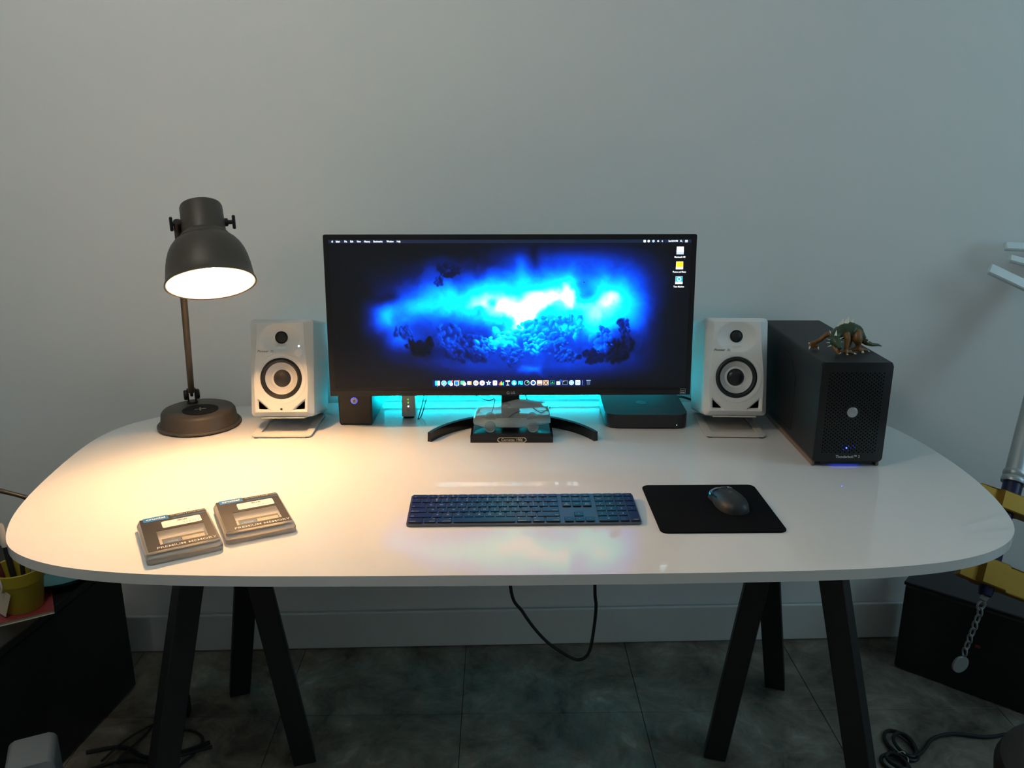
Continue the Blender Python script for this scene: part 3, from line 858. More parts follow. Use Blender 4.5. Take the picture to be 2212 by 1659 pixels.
band.faces.new(ring_[0]); band.faces.new(ring_[-1][::-1])
mesh_obj('stand_foot', band, M['black_gloss'], mon)

# ------------------------------------------------------------------ loudspeakers on tilted stands
def speaker(label, loc, yaw, master):
    root = thing('loudspeaker', label, 'loudspeaker', loc, (0, 0, yaw), 'white loudspeakers either side of the monitor')
    T = 0.236
    RT = Matrix.Rotation(-T, 4, 'X')
    W_, H_, D_ = 0.146, 0.227, 0.185
    def part(name, data, m, smooth=True, parent=None):
        o = mesh_obj(name, data, m, parent or root, smooth=smooth)
        if parent is None:
            o.matrix_local = RT
        return o
    def ring_pts(hw_top, hw_bot, z0, z1, r, n=5, belly=0.0, zb=0.0):
        out = []
        cs = ((hw_bot, z0, 1, -1, -pi / 2), (hw_top, z1, 1, 1, 0), (hw_top, z1, -1, 1, pi / 2), (hw_bot, z0, -1, -1, pi))
        for (hw, z, sx, sz, a0) in cs:
            for i in range(n + 1):
                a = a0 + pi / 2 * i / n
                out.append((sx * (hw - r) + r * cos(a), z - sz * r + r * sin(a)))
            if sx == 1 and sz == -1:
                for q in (0.15, .3, .45, .6, .75, .9):
                    z_ = z0 + r + (z1 - z0 - 2 * r) * q
                    b_ = hw_bot + (hw_top - hw_bot) * q + belly * math.exp(-((q - 0.38) / 0.28) ** 2)
                    out.append((b_, z_))
            if sx == -1 and sz == 1:
                for q in (0.9, .75, .6, .45, .3, .15):
                    z_ = z0 + r + (z1 - z0 - 2 * r) * q
                    b_ = hw_bot + (hw_top - hw_bot) * q + belly * math.exp(-((q - 0.38) / 0.28) ** 2)
                    out.append((-b_, z_))
        return out
    rings = [(0.066, 0.066, 0.004, H_ - 0.006, 0.006, D_, 0, ), (0.072, 0.072, 0.001, H_ - 0.001, 0.008, D_ - 0.012, 0),
             (0.073, 0.073, 0.0, H_, 0.009, 0.022, 0), (0.0725, 0.0725, 0.0005, H_ - 0.0005, 0.009, 0.015, 0),
             (0.0545, 0.0605, 0.0110, H_ - 0.0085, 0.004, 0.002, 0.0045), (0.0525, 0.0585, 0.0125, H_ - 0.0098, 0.004, 0.0, 0.0045)]
    b2 = bmesh.new()
    RR = []
    for (ht_, hb_, z0, z1, r, y, be) in rings:
        RR.append([b2.verts.new((x, y, z)) for x, z in ring_pts(ht_, hb_, z0, z1, r, belly=be)])
    n = len(RR[0])
    for k in range(len(RR) - 1):
        for i in range(n):
            b2.faces.new((RR[k][i], RR[k][(i + 1) % n], RR[k + 1][(i + 1) % n], RR[k + 1][i]))
    b2.faces.new(RR[0][::-1])
    cbo = part('cabinet', b2, M['spk_side'])
    set_smooth(cbo.data, radians(20))
    # front panel as a relief: waveguide dish, lip, ports
    TX, TZ = 0.0, H_ - 0.0425
    WX, WZ = 0.0, 0.0895
    tri = ((-0.0560, 0.044), (-0.0550, 0.0165), (-0.0235, 0.0150))
    def in_tri(x, z, t_):
        d = []
        for i in range(3):
            a, b = t_[i], t_[(i + 1) % 3]
            d.append(((b[0] - a[0]) * (z - a[1]) - (b[1] - a[1]) * (x - a[0])) / math.hypot(b[0] - a[0], b[1] - a[1]))
        return min(d)
    NX, NZ = 66, 104
    z0, z1 = 0.0118, H_ - 0.0092
    b2 = bmesh.new()
    V = []
    for j in range(NZ + 1):
        q = j / NZ
        z = z0 + (z1 - z0) * q
        hw = 0.0592 + (0.0532 - 0.0592) * q + 0.0045 * math.exp(-((q - 0.38) / 0.28) ** 2)
        row = []
        for i in range(NX + 1):
            x = -hw + 2 * hw * i / NX
            y = 0.0
            d = math.hypot((x - TX) / 0.047, (z - TZ + 0.002) / 0.036)
            if d < 1:
                y += 0.0125 * (1 - d * d) ** 1.15
            dl = math.hypot((x - TX) / 0.013, (z - (TZ - 0.0215)) / 0.0055)
            if dl < 1: y -= 0.0035 * (1 - dl * dl)
            dw = math.hypot(x - WX, z - WZ)
            if dw < 0.0585: y += 0.0012 * min(1, (0.0585 - dw) / 0.002)
            if dw < 0.0480: y += 0.010 * min(1, (0.0480 - dw) / 0.003)
            k_ = in_tri(-abs(x), z, tri)
            if k_ > 0: y += min(0.014, k_ * 2.2)
            row.append(b2.verts.new((x, y, z)))
        V.append(row)
    for j in range(NZ):
        for i in range(NX):
            b2.faces.new((V[j][i], V[j][i + 1], V[j + 1][i + 1], V[j + 1][i]))
    part('front_panel', b2, M['spk'])
    for sx in (-1, 1):
        pt = [(sx * -0.0535, 0.0375), (sx * -0.0530, 0.0190), (sx * -0.0315, 0.0180)]
        if sx == -1: pt = pt[::-1]
        pb = prism(pt, 0, 0.0015)
        bmesh.ops.rotate(pb, verts=pb.verts, cent=(0, 0, 0), matrix=Matrix.Rotation(pi / 2, 3, 'X'))
        bmesh.ops.translate(pb, verts=pb.verts, vec=(0, 0.0072, 0))
        part('bass_port', pb, M['hole'], smooth=False)
    def spun(name, prof, m, cx, cz, n=48):
        b3 = lathe(prof, n)
        bmesh.ops.rotate(b3, verts=b3.verts, cent=(0, 0, 0), matrix=Matrix.Rotation(pi / 2, 3, 'X'))
        bmesh.ops.translate(b3, verts=b3.verts, vec=(cx, 0, cz))
        return part(name, b3, m)
    # lathe z axis now points to -Y (towards the viewer)
    spun('trim_ring', [(0.0590, -0.001), (0.0590, 0.0006), (0.0580, 0.0010), (0.0520, -0.0004), (0.0480, -0.0014), (0.0475, -0.006)], M['spk'], WX, WZ, 56)
    spun('surround', [(0.0478, -0.006), (0.0474, -0.0010), (0.0450, 0.0010), (0.0425, 0.0018), (0.0400, 0.0006), (0.0378, -0.0024), (0.0366, -0.006)], M['rubber'], WX, WZ, 56)
    spun('woofer_cone', [(0.0372, -0.0035), (0.0368, -0.0038), (0.0290, -0.0085), (0.0205, -0.0140), (0.0200, -0.0150)], M['cone'], WX, WZ, 56)
    spun('dust_cap', [(0.0212, -0.0140)] + [(0.0206 * cos(a), -0.0135 + 0.0115 * sin(a)) for a in [i * pi / 2 / 10 for i in range(11)]], M['dome'], WX, WZ, 40)
    spun('tweeter', [(0.0146, -0.014), (0.0146, -0.0098), (0.0136, -0.0090), (0.0126, -0.0098)] + [(0.0120 * cos(a), -0.0102 + 0.004 * sin(a)) for a in [i * pi / 2 / 8 for i in range(9)]], M['rubber'], TX, TZ, 36)
    lt_ = letters('maker_lettering', 'Pioneer', 0.0072, M['print_grey'], root, (0, 0, 0), shear=0.3, width=1.15, align='LEFT', offset=0.00008)
    lt_.matrix_local = RT @ Matrix.Translation((-0.0535, -0.0004, H_ - 0.0745)) @ Matrix.Rotation(pi / 2, 4, 'X')
    lt_ = letters('maker_lettering', 'Dj', 0.0072, M['print_grey'], root, (0, 0, 0), shear=0.3, align='LEFT')
    lt_.matrix_local = RT @ Matrix.Translation((-0.0235, -0.0004, H_ - 0.0745)) @ Matrix.Rotation(pi / 2, 4, 'X')
    if master:
        kn = spun('volume_knob', [(0.0098, 0.0), (0.0096, 0.009), (0.0086, 0.0105), (0.0, 0.0108)], M['spk'], 0.0425, H_ - 0.078, 36)
        ind = spun('power_light', [(0.0024, -0.0002), (0.0022, 0.0008), (0.0, 0.0010)], M['white_led'], 0.0422, H_ - 0.0625, 16)
        jk = spun('headphone_jack', [(0.0028, -0.001), (0.0028, 0.0005), (0.0020, 0.0007), (0.0, 0.0004)], M['rubber'], 0.0, 0.0185, 16)
    # the stand is a thing of its own
    st = thing('speaker_stand', ('folded pale steel stand under the loudspeaker beside the lamp' if master else
                                 'folded pale steel stand under the loudspeaker beside the black enclosure'), 'speaker stand',
               (loc[0], loc[1], DZ), (0, 0, yaw), 'bent metal loudspeaker stands')
    sw, t_ = 0.138, 0.0035
    y0, y1 = -0.018, 0.150
    base = bmesh.new()
    outer = rrect(sw, y1 - y0, 0.010, 5, 0, (y0 + y1) / 2)
    inner = rrect(sw - 0.034, y1 - y0 - 0.040, 0.001, 5, 0, (y0 + y1) / 2 + 0.006)
    for z_, flip in ((0.0030, 1), (0.0030 + t_, 0)):
        a = [base.verts.new((x, y, z_)) for x, y in outer]; b = [base.verts.new((x, y, z_)) for x, y in inner]
        for i in range(len(a)):
            base.faces.new((a[i], a[(i + 1) % len(a)], b[(i + 1) % len(a)], b[i]))
        if flip: A0, B0 = a, b
        else: A1, B1 = a, b
    for i in range(len(A0)):
        k = (i + 1) % len(A0)
        base.faces.new((A0[i], A0[k], A1[k], A1[i])); base.faces.new((B0[i], B0[k], B1[k], B1[i]))
    mesh_obj('base_plate', base, M['stand'], st)
    mesh_obj('rubber_pad', prism(rrect(sw - 0.004, y1 - y0 - 0.004, 0.009, 4, 0, (y0 + y1) / 2 + 0.001), 0.0, 0.0012), M['rubber'], st) if False else None
    for sx in (-1, 1):
        for yy in (y0 + 0.008, y1 - 0.01):
            mesh_obj('rubber_foot', prism(circle(0.006, 12, sx * (sw / 2 - 0.010), yy), 0.0, 0.0030), M['rubber'], st)
    # inclined top plate just under the cabinet, and the folded back
    tp = box(0, 0.088, -0.0022, 0.100, 0.150, t_, 0.0005, 1)
    o = mesh_obj('top_plate', tp, M['stand'], st)
    o.matrix_local = Matrix.Translation((0, 0, loc[2] - DZ)) @ RT
    yb_ = 0.163 * cos(T); zb_ = loc[2] - DZ - 0.163 * sin(T) - 0.0035
    bk = bmesh.new()
    n_ = 8
    prev = None
    prof = []
    for i in range(n_ + 1):
        a = -pi / 2 + pi * i / n_
        prof.append((y1 - 0.006 + 0.006 * cos(a), 0.0047 + (zb_ - 0.0047) / 2 + (zb_ - 0.0047) / 2 * sin(a)))
    for (y, z) in prof:
        cur = [bk.verts.new((-0.05, y, z)), bk.verts.new((0.05, y, z)), bk.verts.new((0.05, y + 0.0025, z)), bk.verts.new((-0.05, y + 0.0025, z))]
        if prev:
            for j in range(4):
                bk.faces.new((prev[j], prev[(j + 1) % 4], cur[(j + 1) % 4], cur[j]))
        prev = cur
    mesh_obj('folded_back', bk, M['stand'], st)
    return root
speaker('white loudspeaker with a volume knob, beside the desk lamp', (-0.5036, 1.8294, DZ + 0.0455), 0.0006, True)
speaker('white loudspeaker without a knob, beside the black enclosure', (0.5471, 1.8137, DZ + 0.0480), -0.05, False)

# ------------------------------------------------------------------ desk lamp
d_ang = atan2(-0.923, 0.385) + pi / 2          # turns local -Y to the direction the lamp leans
lamp = thing('desk_lamp', 'charcoal desk lamp with a lit dome shade and round base', 'lamp', (-0.724, 1.912, DZ))
mesh_obj('base', lathe([(0, 0.002), (0.094, 0.002), (0.0965, 0.004), (0.0965, 0.007), (0.0935, 0.0095), (0.0895, 0.0095), (0.0880, 0.012), (0.0850, 0.036),
                        (0.0810, 0.0415), (0.074, 0.0440), (0.0, 0.0462)], 72), M['dark_metal'], lamp, smooth=True)
mesh_obj('base_gasket', lathe([(0, 0.0), (0.090, 0.0), (0.090, 0.002), (0, 0.002)], 48), M['rubber'], lamp)
padc = Vector((0.012, -0.020, 0.0452))
mesh_obj('charging_pad', lathe([(0.041, -0.002), (0.041, 0.0008), (0.040, 0.0012), (0, 0.0016)], 40), M['black_matte'], lamp, loc=padc, smooth=True)
cr = box(0, 0, 0.0018, 0.026, 0.0028, 0.0006); box(0, 0, 0.0018, 0.0028, 0.026, 0.0006, bm=cr)
mesh_obj('cross_mark', cr, M['pad_mark'], lamp, loc=padc, rot=(0, 0, 0.35))
PV = Vector((-0.026, 0.036, 0.066))            # arm pivot on the base
for sx in (-1, 1):
    ax = Vector((cos(d_ang), sin(d_ang), 0)) * sx
    pb = box(0, 0, 0.002, 0.0042, 0.014, 0.042, 0.0008, 1)
    mesh_obj('pivot_bracket', pb, M['lamp_joint'], lamp, loc=PV + ax * 0.0085 + Vector((0, 0, -0.008)), rot=(0, 0, d_ang))
    kb = lathe([(0, 0), (0.0115, 0), (0.0128, 0.002), (0.0128, 0.0060), (0.0105, 0.0085), (0, 0.0090)], 12)
    mesh_obj('pivot_knob', kb, M['lamp_joint'], lamp, loc=PV + ax * 0.0098, rot=(0, sx * pi / 2, d_ang), smooth=False)
mesh_obj('pivot_foot', lathe([(0, 0.0), (0.0130, 0), (0.0130, 0.004), (0.011, 0.006), (0, 0.006)], 20), M['lamp_joint'], lamp, loc=PV + Vector((0, 0, -0.0215)), smooth=True)
KN = Vector((-0.580, 1.660, 0.503)) - Vector((-0.724, 1.912, 0))    # centre of the shade's pivot, lamp frame
axk = Vector((cos(d_ang), sin(d_ang), 0))
arm_top = KN - axk * 0.0465
ad = (arm_top - PV).normalized()
mesh_obj('arm', tube([PV + ad * 0.012, arm_top - ad * 0.004], 0.0072, 14, 0), M['dark_metal'], lamp, smooth=True)
mesh_obj('arm_fork', tube([PV - ad * 0.004, PV + ad * 0.018], 0.0036, 10, 0), M['lamp_joint'], lamp, smooth=True)
# shade: axis tilted 30 degrees towards the viewer
tau = radians(30)
fw = Vector((sin(d_ang), -cos(d_ang), 0))
axs = fw * sin(tau) - Vector((0, 0, 1)) * cos(tau)
Rsh = Matrix((axk, axs.cross(axk), axs)).transposed()
sm = Matrix.Translation(KN) @ Rsh.to_4x4()
outer = [(0.0, -0.0375), (0.0345, -0.0375), (0.0385, -0.0362), (0.0402, -0.032), (0.0408, 0.010), (0.0412, 0.0225), (0.0440, 0.0250), (0.0482, 0.0310), (0.0494, 0.0345),
         (0.0530, 0.0362), (0.0600, 0.0430), (0.0665, 0.0520), (0.0718, 0.0630), (0.0758, 0.0760), (0.0788, 0.0920), (0.0808, 0.1080), (0.0822, 0.1220), (0.0846, 0.1252), (0.0852, 0.1285), (0.0836, 0.1292)]
inner = [(0.0806, 0.1230), (0.0790, 0.1080), (0.0770, 0.0920), (0.0740, 0.0760), (0.0700, 0.0632), (0.0648, 0.0530), (0.0585, 0.0445), (0.0470, 0.0385), (0.0360, 0.0330), (0.0, 0.0330)]
o = mesh_obj('shade', lathe(outer + [(0.0815, 0.1275)], 72), M['dark_metal'], lamp, smooth=True); o.matrix_local = sm
o = mesh_obj('shade_lining', lathe([(0.0832, 0.1288), (0.0815, 0.1260)] + inner, 72), M['shade_in'], lamp, smooth=True); o.matrix_local = sm
o = mesh_obj('bulb', lathe([(0.0, 0.0983)] + [(0.0183 * sin(a), 0.080 + 0.0183 * cos(a)) for a in [pi * i / 12 for i in range(1, 10)]] + [(0.0115, 0.060), (0.0115, 0.0335), (0, 0.0335)], 28), M['bulb'], lamp, smooth=True); o.matrix_local = sm
bl = bpy.data.lights.new('bulb_light', 'POINT')
bl.energy = LAMP_W; bl.color = (1.0, 0.56, 0.235); bl.shadow_soft_size = 0.0186
blo = bpy.data.objects.new('bulb_light', bl); COL.objects.link(blo); blo.parent = lamp
blo.matrix_local = sm @ Matrix.Translation((0, 0, 0.080))
for sx in (-1, 1):
    kb = lathe([(0, 0.0), (0.0080, 0.0), (0.0080, 0.006), (0.0055, 0.0075), (0.0042, 0.0085), (0.0042, 0.0150), (0, 0.0150)], 18)
    o = mesh_obj('shade_joint', kb, M['lamp_joint'], lamp, smooth=True)
    o.matrix_local = Matrix.Translation(KN + axk * sx * 0.0400) @ Matrix.Rotation(d_ang, 4, 'Z') @ Matrix.Rotation(sx * pi / 2, 4, 'Y')
    wg = box(0, 0, 0.0180, 0.028, 0.010, 0.0062, 0.0025, 2)
    o = mesh_obj('wing_knob', wg, M['lamp_joint'], lamp, smooth=True)
    o.matrix_local = Matrix.Translation(KN + axk * sx * 0.0400) @ Matrix.Rotation(d_ang, 4, 'Z') @ Matrix.Rotation(sx * pi / 2, 4, 'Y')
mesh_obj('arm_bracket', tube([arm_top - ad * 0.016, arm_top + ad * 0.006], 0.0080, 12, 0), M['lamp_joint'], lamp, smooth=True)

# ------------------------------------------------------------------ external drive, modem
hd = thing('external_drive', 'small black external drive box with a lit blue round button', 'hard drive', (-0.3455, 1.899, DZ), (0, 0, -0.03))
mesh_obj('case', box(0, 0.085, 0.0545, 0.081, 0.168, 0.103, 0.004, 3), M['hdd'], hd, smooth=True)
mesh_obj('front_plate', box(0, -0.0006, 0.0545, 0.073, 0.0022, 0.095, 0.0008, 1), M['hdd'], hd)
mesh_obj('base_rail', box(0, 0.085, 0.0018, 0.076, 0.16, 0.0036, 0.001, 1), M['rubber'], hd)
hb = lathe([(0, 0.0), (0.0082, 0.0), (0.0082, 0.0008), (0, 0.0008)], 28)
o = mesh_obj('button_glow', hb, M['blue_led_soft'], hd, loc=(-0.0010, -0.0017, 0.0640), rot=FRONT)
hb = lathe([(0, 0.0006), (0.0074, 0.0006), (0.0074, 0.0022), (0.0062, 0.0028), (0.0050, 0.0020), (0, 0.0020)], 28)
mesh_obj('button', hb, M['hdd_btn'], hd, loc=(-0.0006, -0.0019, 0.0644), rot=FRONT, smooth=True)
mesh_obj('power_mark', prism([(-0.003, -0.0022), (0.003, -0.0022), (0, 0.003)], 0.0019, 0.0024), M['print_grey'], hd, loc=(-0.0006, -0.0019, 0.0644), rot=FRONT)

md = thing('modem', 'slim grey upright modem with green lights behind the monitor', 'modem', (-0.2235, 1.951, DZ), (0, 0, 0.05))
prof = [(-0.0165, 0.006), (-0.0150, 0.0), (0.0150, 0.0), (0.0165, 0.006), (0.0175, 0.11), (-0.0175, 0.11)]
for i in range(1): pass
md_b = bmesh.new()
front = [(-0.0165, 0.0), (-0.008, -0.0025), (0.008, -0.0025), (0.0165, 0.0), (0.0165, 0.105), (-0.0165, 0.105)]
merge(md_b, prism(front, 0.006, 0.150, 0.0015, 2))
mesh_obj('case', md_b, M['modem'], md, smooth=True)
mesh_obj('foot', prism(rrect(0.026, 0.095, 0.004, 3, 0, 0.052), 0.0, 0.006), M['rubber'], md)
for k, (z, mm) in enumerate(((0.050, 'green_led'), (0.0415, 'green_led'))):
    tr = prism([(-0.0022, 0.0012), (-0.0008, 0.0012), (-0.0008, -0.0018), (0.0008, -0.0018), (0.0012, 0.0012), (0.0022, 0.0012), (0.0016, 0.0022), (-0.0022, 0.0022)][::-1], 0, 0.0004)
    mesh_obj('status_light', tr, M[mm], md, loc=(-0.0006, -0.0026, z), rot=FRONT)
mesh_obj('status_light', lathe([(0, 0), (0.0020, 0), (0.0020, 0.0005), (0, 0.0006)], 16), M['white_led'], md, loc=(-0.0004, -0.0026, 0.0330), rot=FRONT)
mesh_obj('pairing_button', torus(0.0034, 0.0004, 20, 6), M['print_grey'], md, loc=(-0.0004, -0.0028, 0.0240), rot=FRONT)
mesh_obj('pairing_button', box(0, 0, 0, 0.0036, 0.0006, 0.0009), M['print_grey'], md, loc=(-0.0004, -0.0028, 0.0240))

# thin leads lying behind the monitor
def cord(name, path, r, m, label, cat='cable', group=None):
    return tag(mesh_obj(name, tube(path, r, 8, 8), m, smooth=True), label, cat, group)
cord('thin_cord', [(-0.186, 2.02, DZ + 0.10), (-0.189, 1.985, DZ + 0.045), (-0.200, 1.962, DZ + 0.0026), (-0.200, 1.945, DZ + 0.0022), (-0.1935, 1.965, DZ + 0.004), (-0.178, 2.01, DZ + 0.05), (-0.150, 2.06, DZ + 0.10)], 0.0013, M['cable_grey'],
     'thin dark cord looped beside the grey modem')
cord('thin_cord', [(-0.105, 2.03, DZ + 0.075), (-0.070, 2.00, DZ + 0.052), (-0.030, 1.972, DZ + 0.040), (-0.012, 1.965, DZ + 0.046), (-0.014, 1.955, DZ + 0.030), (-0.024, 1.94, DZ + 0.0022), (-0.026, 1.93, DZ + 0.0022)], 0.0012, M['cable_grey'],
     'thin dark cord bending down left of the monitor neck')
cord('thin_cord', [(0.062, 1.915, DZ + 0.092), (0.066, 1.935, DZ + 0.058), (0.080, 1.96, DZ + 0.028), (0.105, 1.99, DZ + 0.0022), (0.13, 2.03, DZ + 0.0022)], 0.0016, M['cable'],
     'dark cord running down right of the monitor neck')
cord('thin_cord', [(0.462, 2.064, DZ + 0.020), (0.475, 2.045, DZ + 0.024), (0.495, 2.033, DZ + 0.020), (0.53, 2.03, DZ + 0.006), (0.57, 2.04, DZ + 0.003)], 0.0030, M['cable'],
     'thick black cord plugged in behind the flat grey computer')

# ------------------------------------------------------------------ flat small computer
mn = thing('mini_computer', 'flat dark grey small computer with rounded corners under the monitor', 'computer', (0.3508, 1.863, DZ), (0, 0, -0.034))
mesh_obj('body', prism(rrect(0.197, 0.197, 0.030, 12, 0, 0.0985), 0.0035, 0.0360, 0.0010, 2), M['mini'], mn, smooth=True)
mesh_obj('foot_plate', prism(rrect(0.180, 0.180, 0.028, 10, 0, 0.0985), 0.0, 0.0035), M['black_matte'], mn)
ap, lf = apple(0.0, 0.0985, 0.0165)
mesh_obj('logo', prism(ap, 0.0360, 0.0362), M['mini_logo'], mn); mesh_obj('logo', prism(lf, 0.0360, 0.0362), M['mini_logo'], mn)
mesh_obj('power_light', lathe([(0, 0), (0.0009, 0), (0.0009, 0.0003), (0, 0.0003)], 12), M['white_led'], mn, loc=(0.071, 0.0, 0.0105), rot=FRONT)

# ------------------------------------------------------------------ crystal car on a black plinth
car = thing('crystal_car', 'clear crystal model car on a black plinth with a lettered plaque', 'ornament', (0.0285, 1.820, DZ), (0, 0, -0.012))
plb = bmesh.new()
q0 = rrect(0.188, 0.092, 0.001, 1); q1 = rrect(0.188, 0.092, 0.001, 1); q2 = rrect(0.176, 0.080, 0.001, 1)
RS = [[plb.verts.new((x, y, z)) for x, y in q] for q, z in ((q0, 0.0), (q1, 0.0145), (q2, 0.0205))]
for k in range(2):
    for i in range(len(q0)):
        plb.faces.new((RS[k][i], RS[k][(i + 1) % len(q0)], RS[k + 1][(i + 1) % len(q0)], RS[k + 1][i]))
plb.faces.new(RS[0][::-1]); plb.faces.new(RS[2])
mesh_obj('plinth', plb, M['base_black'], car)
def plaque(wd, ht, c, k=5):
    p = []
    for (sx, sy, s0) in ((1, -1, 0), (1, 1, 1), (-1, 1, 2), (-1, -1, 3)):
        cx, cy = sx * wd / 2, sy * ht / 2
        pp = []
        for i in range(k + 1):
            a = pi / 2 * i / k
            pp.append((cx - sx * c * cos(a), cy - sy * c * sin(a)))
        if sx * sy > 0: pp = pp[::-1]
        p += pp
    return p
pq = bmesh.new()
po, pi_ = plaque(0.0660, 0.0118, 0.0032), plaque(0.0632, 0.0092, 0.0030)
va = [pq.verts.new((x, 0, z)) for x, z in po]; vb = [pq.verts.new((x, 0, z)) for x, z in pi_]
vc = [pq.verts.new((x, -0.0006, z)) for x, z in po]; vd = [pq.verts.new((x, -0.0006, z)) for x, z in pi_]
n = len(po)
for i in range(n):
    k = (i + 1) % n
    pq.faces.new((vc[i], vc[k], vd[k], vd[i])); pq.faces.new((va[i], va[k], vc[k], vc[i])); pq.faces.new((vb[i], vd[i], vd[k], vb[k]))
mesh_obj('plaque', pq, M['gold_pale'], car, loc=(0.0005, -0.0461, 0.0068))
letters('plaque_lettering', 'Corvette 1986', 0.0088, M['gold_pale'], car, (0.0005, -0.0464, 0.0068), FRONT, offset=0.0001, width=0.93)
# body: cross sections along the length (nose at -x)
S = 1 / 9767.0
ZG = 785
def prof_interp(P, x):
    xs_, ys_ = zip(*P)
    return float(np.interp(x, xs_, ys_))
TOP = [(272, 575), (285, 520), (320, 440), (380, 385), (480, 330), (650, 285), (900, 268), (960, 266), (1060, 232), (1180, 188), (1260, 170), (1350, 165), (1480, 172), (1600, 196), (1720, 222), (1860, 240), (1935, 246), (1975, 300), (1990, 430), (2005, 520)]
BOT = [(272, 600), (300, 640), (400, 662), (500, 690), (600, 695), (1500, 695), (1700, 660), (1760, 640), (1900, 622), (1990, 600), (2005, 590)]
BELT = [(272, 585), (300, 520), (400, 440), (600, 420), (900, 410), (1100, 425), (1400, 420), (1700, 400), (1900, 395), (1990, 450), (2005, 550)]
HW = [(272, 0.018), (285, 0.024), (330, 0.030), (420, 0.0335), (600, 0.0352), (1000, 0.0350), (1500, 0.0362), (1800, 0.0355), (1950, 0.034), (1995, 0.031), (2005, 0.028)]
ROOF = [(272, 1.0), (900, 0.93), (1000, 0.86), (1180, 0.66), (1350, 0.62), (1600, 0.64), (1800, 0.78), (1950, 0.88), (2005, 0.95)]
b2 = bmesh.new()
rows = []
for x in np.concatenate([np.linspace(272, 420, 9), np.linspace(450, 1900, 44), np.linspace(1915, 2005, 8)]):
    zt = (ZG - prof_interp(TOP, x)) * S; zb = (ZG - prof_interp(BOT, x)) * S; zm = (ZG - prof_interp(BELT, x)) * S
    zm = min(zm, zt - 0.0006); zm = max(zm, zb + 0.0006)
    hw = prof_interp(HW, x); rf = prof_interp(ROOF, x)
    X = (x - 1138) * S
    sec = []
    half = [(0.0, zb), (hw * 0.80, zb), (hw * 0.95, zb + (zm - zb) * 0.12), (hw * 1.0, zb + (zm - zb) * 0.42), (hw * 1.015, zb + (zm - zb) * 0.55), (hw * 0.985, zb + (zm - zb) * 0.62), (hw * 0.97, zb + (zm - zb) * 0.92), (hw * 0.93, zm),
            (hw * (0.93 * 0.5 + rf * 0.5) * 0.985, zm + (zt - zm) * 0.52), (hw * rf * 0.94, zm + (zt - zm) * 0.90), (hw * rf * 0.78, zt - (zt - zm) * 0.015), (0.0, zt)]
    for (yy, zz) in half: sec.append((X, -yy, zz))
    for (yy, zz) in half[-2:0:-1]: sec.append((X, yy, zz))
    rows.append([b2.verts.new(c) for c in sec])
for a, b in zip(rows[:-1], rows[1:]):
    for j in range(len(a)):
        b2.faces.new((a[j], a[(j + 1) % len(a)], b[(j + 1) % len(a)], b[j]))
b2.faces.new(rows[0][::-1]); b2.faces.new(rows[-1])
bmesh.ops.translate(b2, verts=b2.verts, vec=(0, 0, 0.0208))
mesh_obj('car_body', b2, M['glass'], car, smooth=True)
for wx in (655, 1610):
    for sy in (-1, 1):
        wl = lathe([(0, 0.0), (0.0105, 0.0), (0.0126, 0.0010), (0.0130, 0.0030), (0.0130, 0.0080), (0.0122, 0.0096), (0.0100, 0.0098), (0.0092, 0.0086), (0.0076, 0.0086), (0.0070, 0.0096),
                    (0.0052, 0.0096), (0.0046, 0.0084), (0.0026, 0.0084), (0.0020, 0.0098), (0.0, 0.0100)], 28)
        mesh_obj('wheel', wl, M['glass'], car, loc=((wx - 1138) * S, sy * 0.0285, 0.0208 + 0.0131), rot=(-sy * pi / 2, 0, 0), smooth=True)
mesh_obj('door_line', tube([((1070 - 1138) * S, -0.0352, 0.0208 + (ZG - 440) * S), ((1190 - 1138) * S, -0.0312, 0.0208 + (ZG - 352) * S), ((1340 - 1138) * S, -0.0295, 0.0208 + (ZG - 300) * S)], 0.0006, 6, 4), M['cable'], car, smooth=True)
mesh_obj('mirror_sill', tube([((1070 - 1138) * S, -0.0352, 0.0208 + (ZG - 462) * S), ((1340 - 1138) * S, -0.0352, 0.0208 + (ZG - 462) * S)], 0.0006, 6, 2), M['glass'], car, smooth=True)

# ------------------------------------------------------------------ keyboard
kb = thing('keyboard', 'dark grey full-size keyboard with black keys lying before the monitor', 'keyboard', (0.0433, 1.3430, DZ), (0.060, 0, 0.0039))
KW, KD = 0.4187, 0.1149
mesh_obj('case', prism(rrect(KW, KD, 0.0055, 5, 0, KD / 2), 0.0004, 0.0046, 0.0006, 1), M['kb_case'], kb)
mesh_obj('rear_foot', box(0, KD - 0.014, -0.0030, 0.40, 0.018, 0.0060, 0.002, 2), M['kb_case'], kb)
U = 0.0189
GAP = 0.0030
kcache = {}
def key_mesh(wd, dp):
    k = (round(wd, 5), round(dp, 5))
    if k not in kcache:
        b3 = bmesh.new()
        lo2 = [b3.verts.new((x, y, 0)) for x, y in rrect(wd, dp, 0.0012, 1)]
        md2 = [b3.verts.new((x, y, 0.0018)) for x, y in rrect(wd, dp, 0.0012, 1)]
        hi2 = [b3.verts.new((x, y, 0.0022)) for x, y in rrect(wd - 0.0008, dp - 0.0008, 0.0010, 1)]
        nn = len(lo2)
        for i in range(nn):
            j = (i + 1) % nn
            b3.faces.new((lo2[i], lo2[j], md2[j], md2[i])); b3.faces.new((md2[i], md2[j], hi2[j], hi2[i]))
        b3.faces.new(hi2)
        me = bpy.data.meshes.new('key'); b3.to_mesh(me); b3.free()
        me.materials.append(M['key'])
        kcache[k] = me
    return kcache[k]
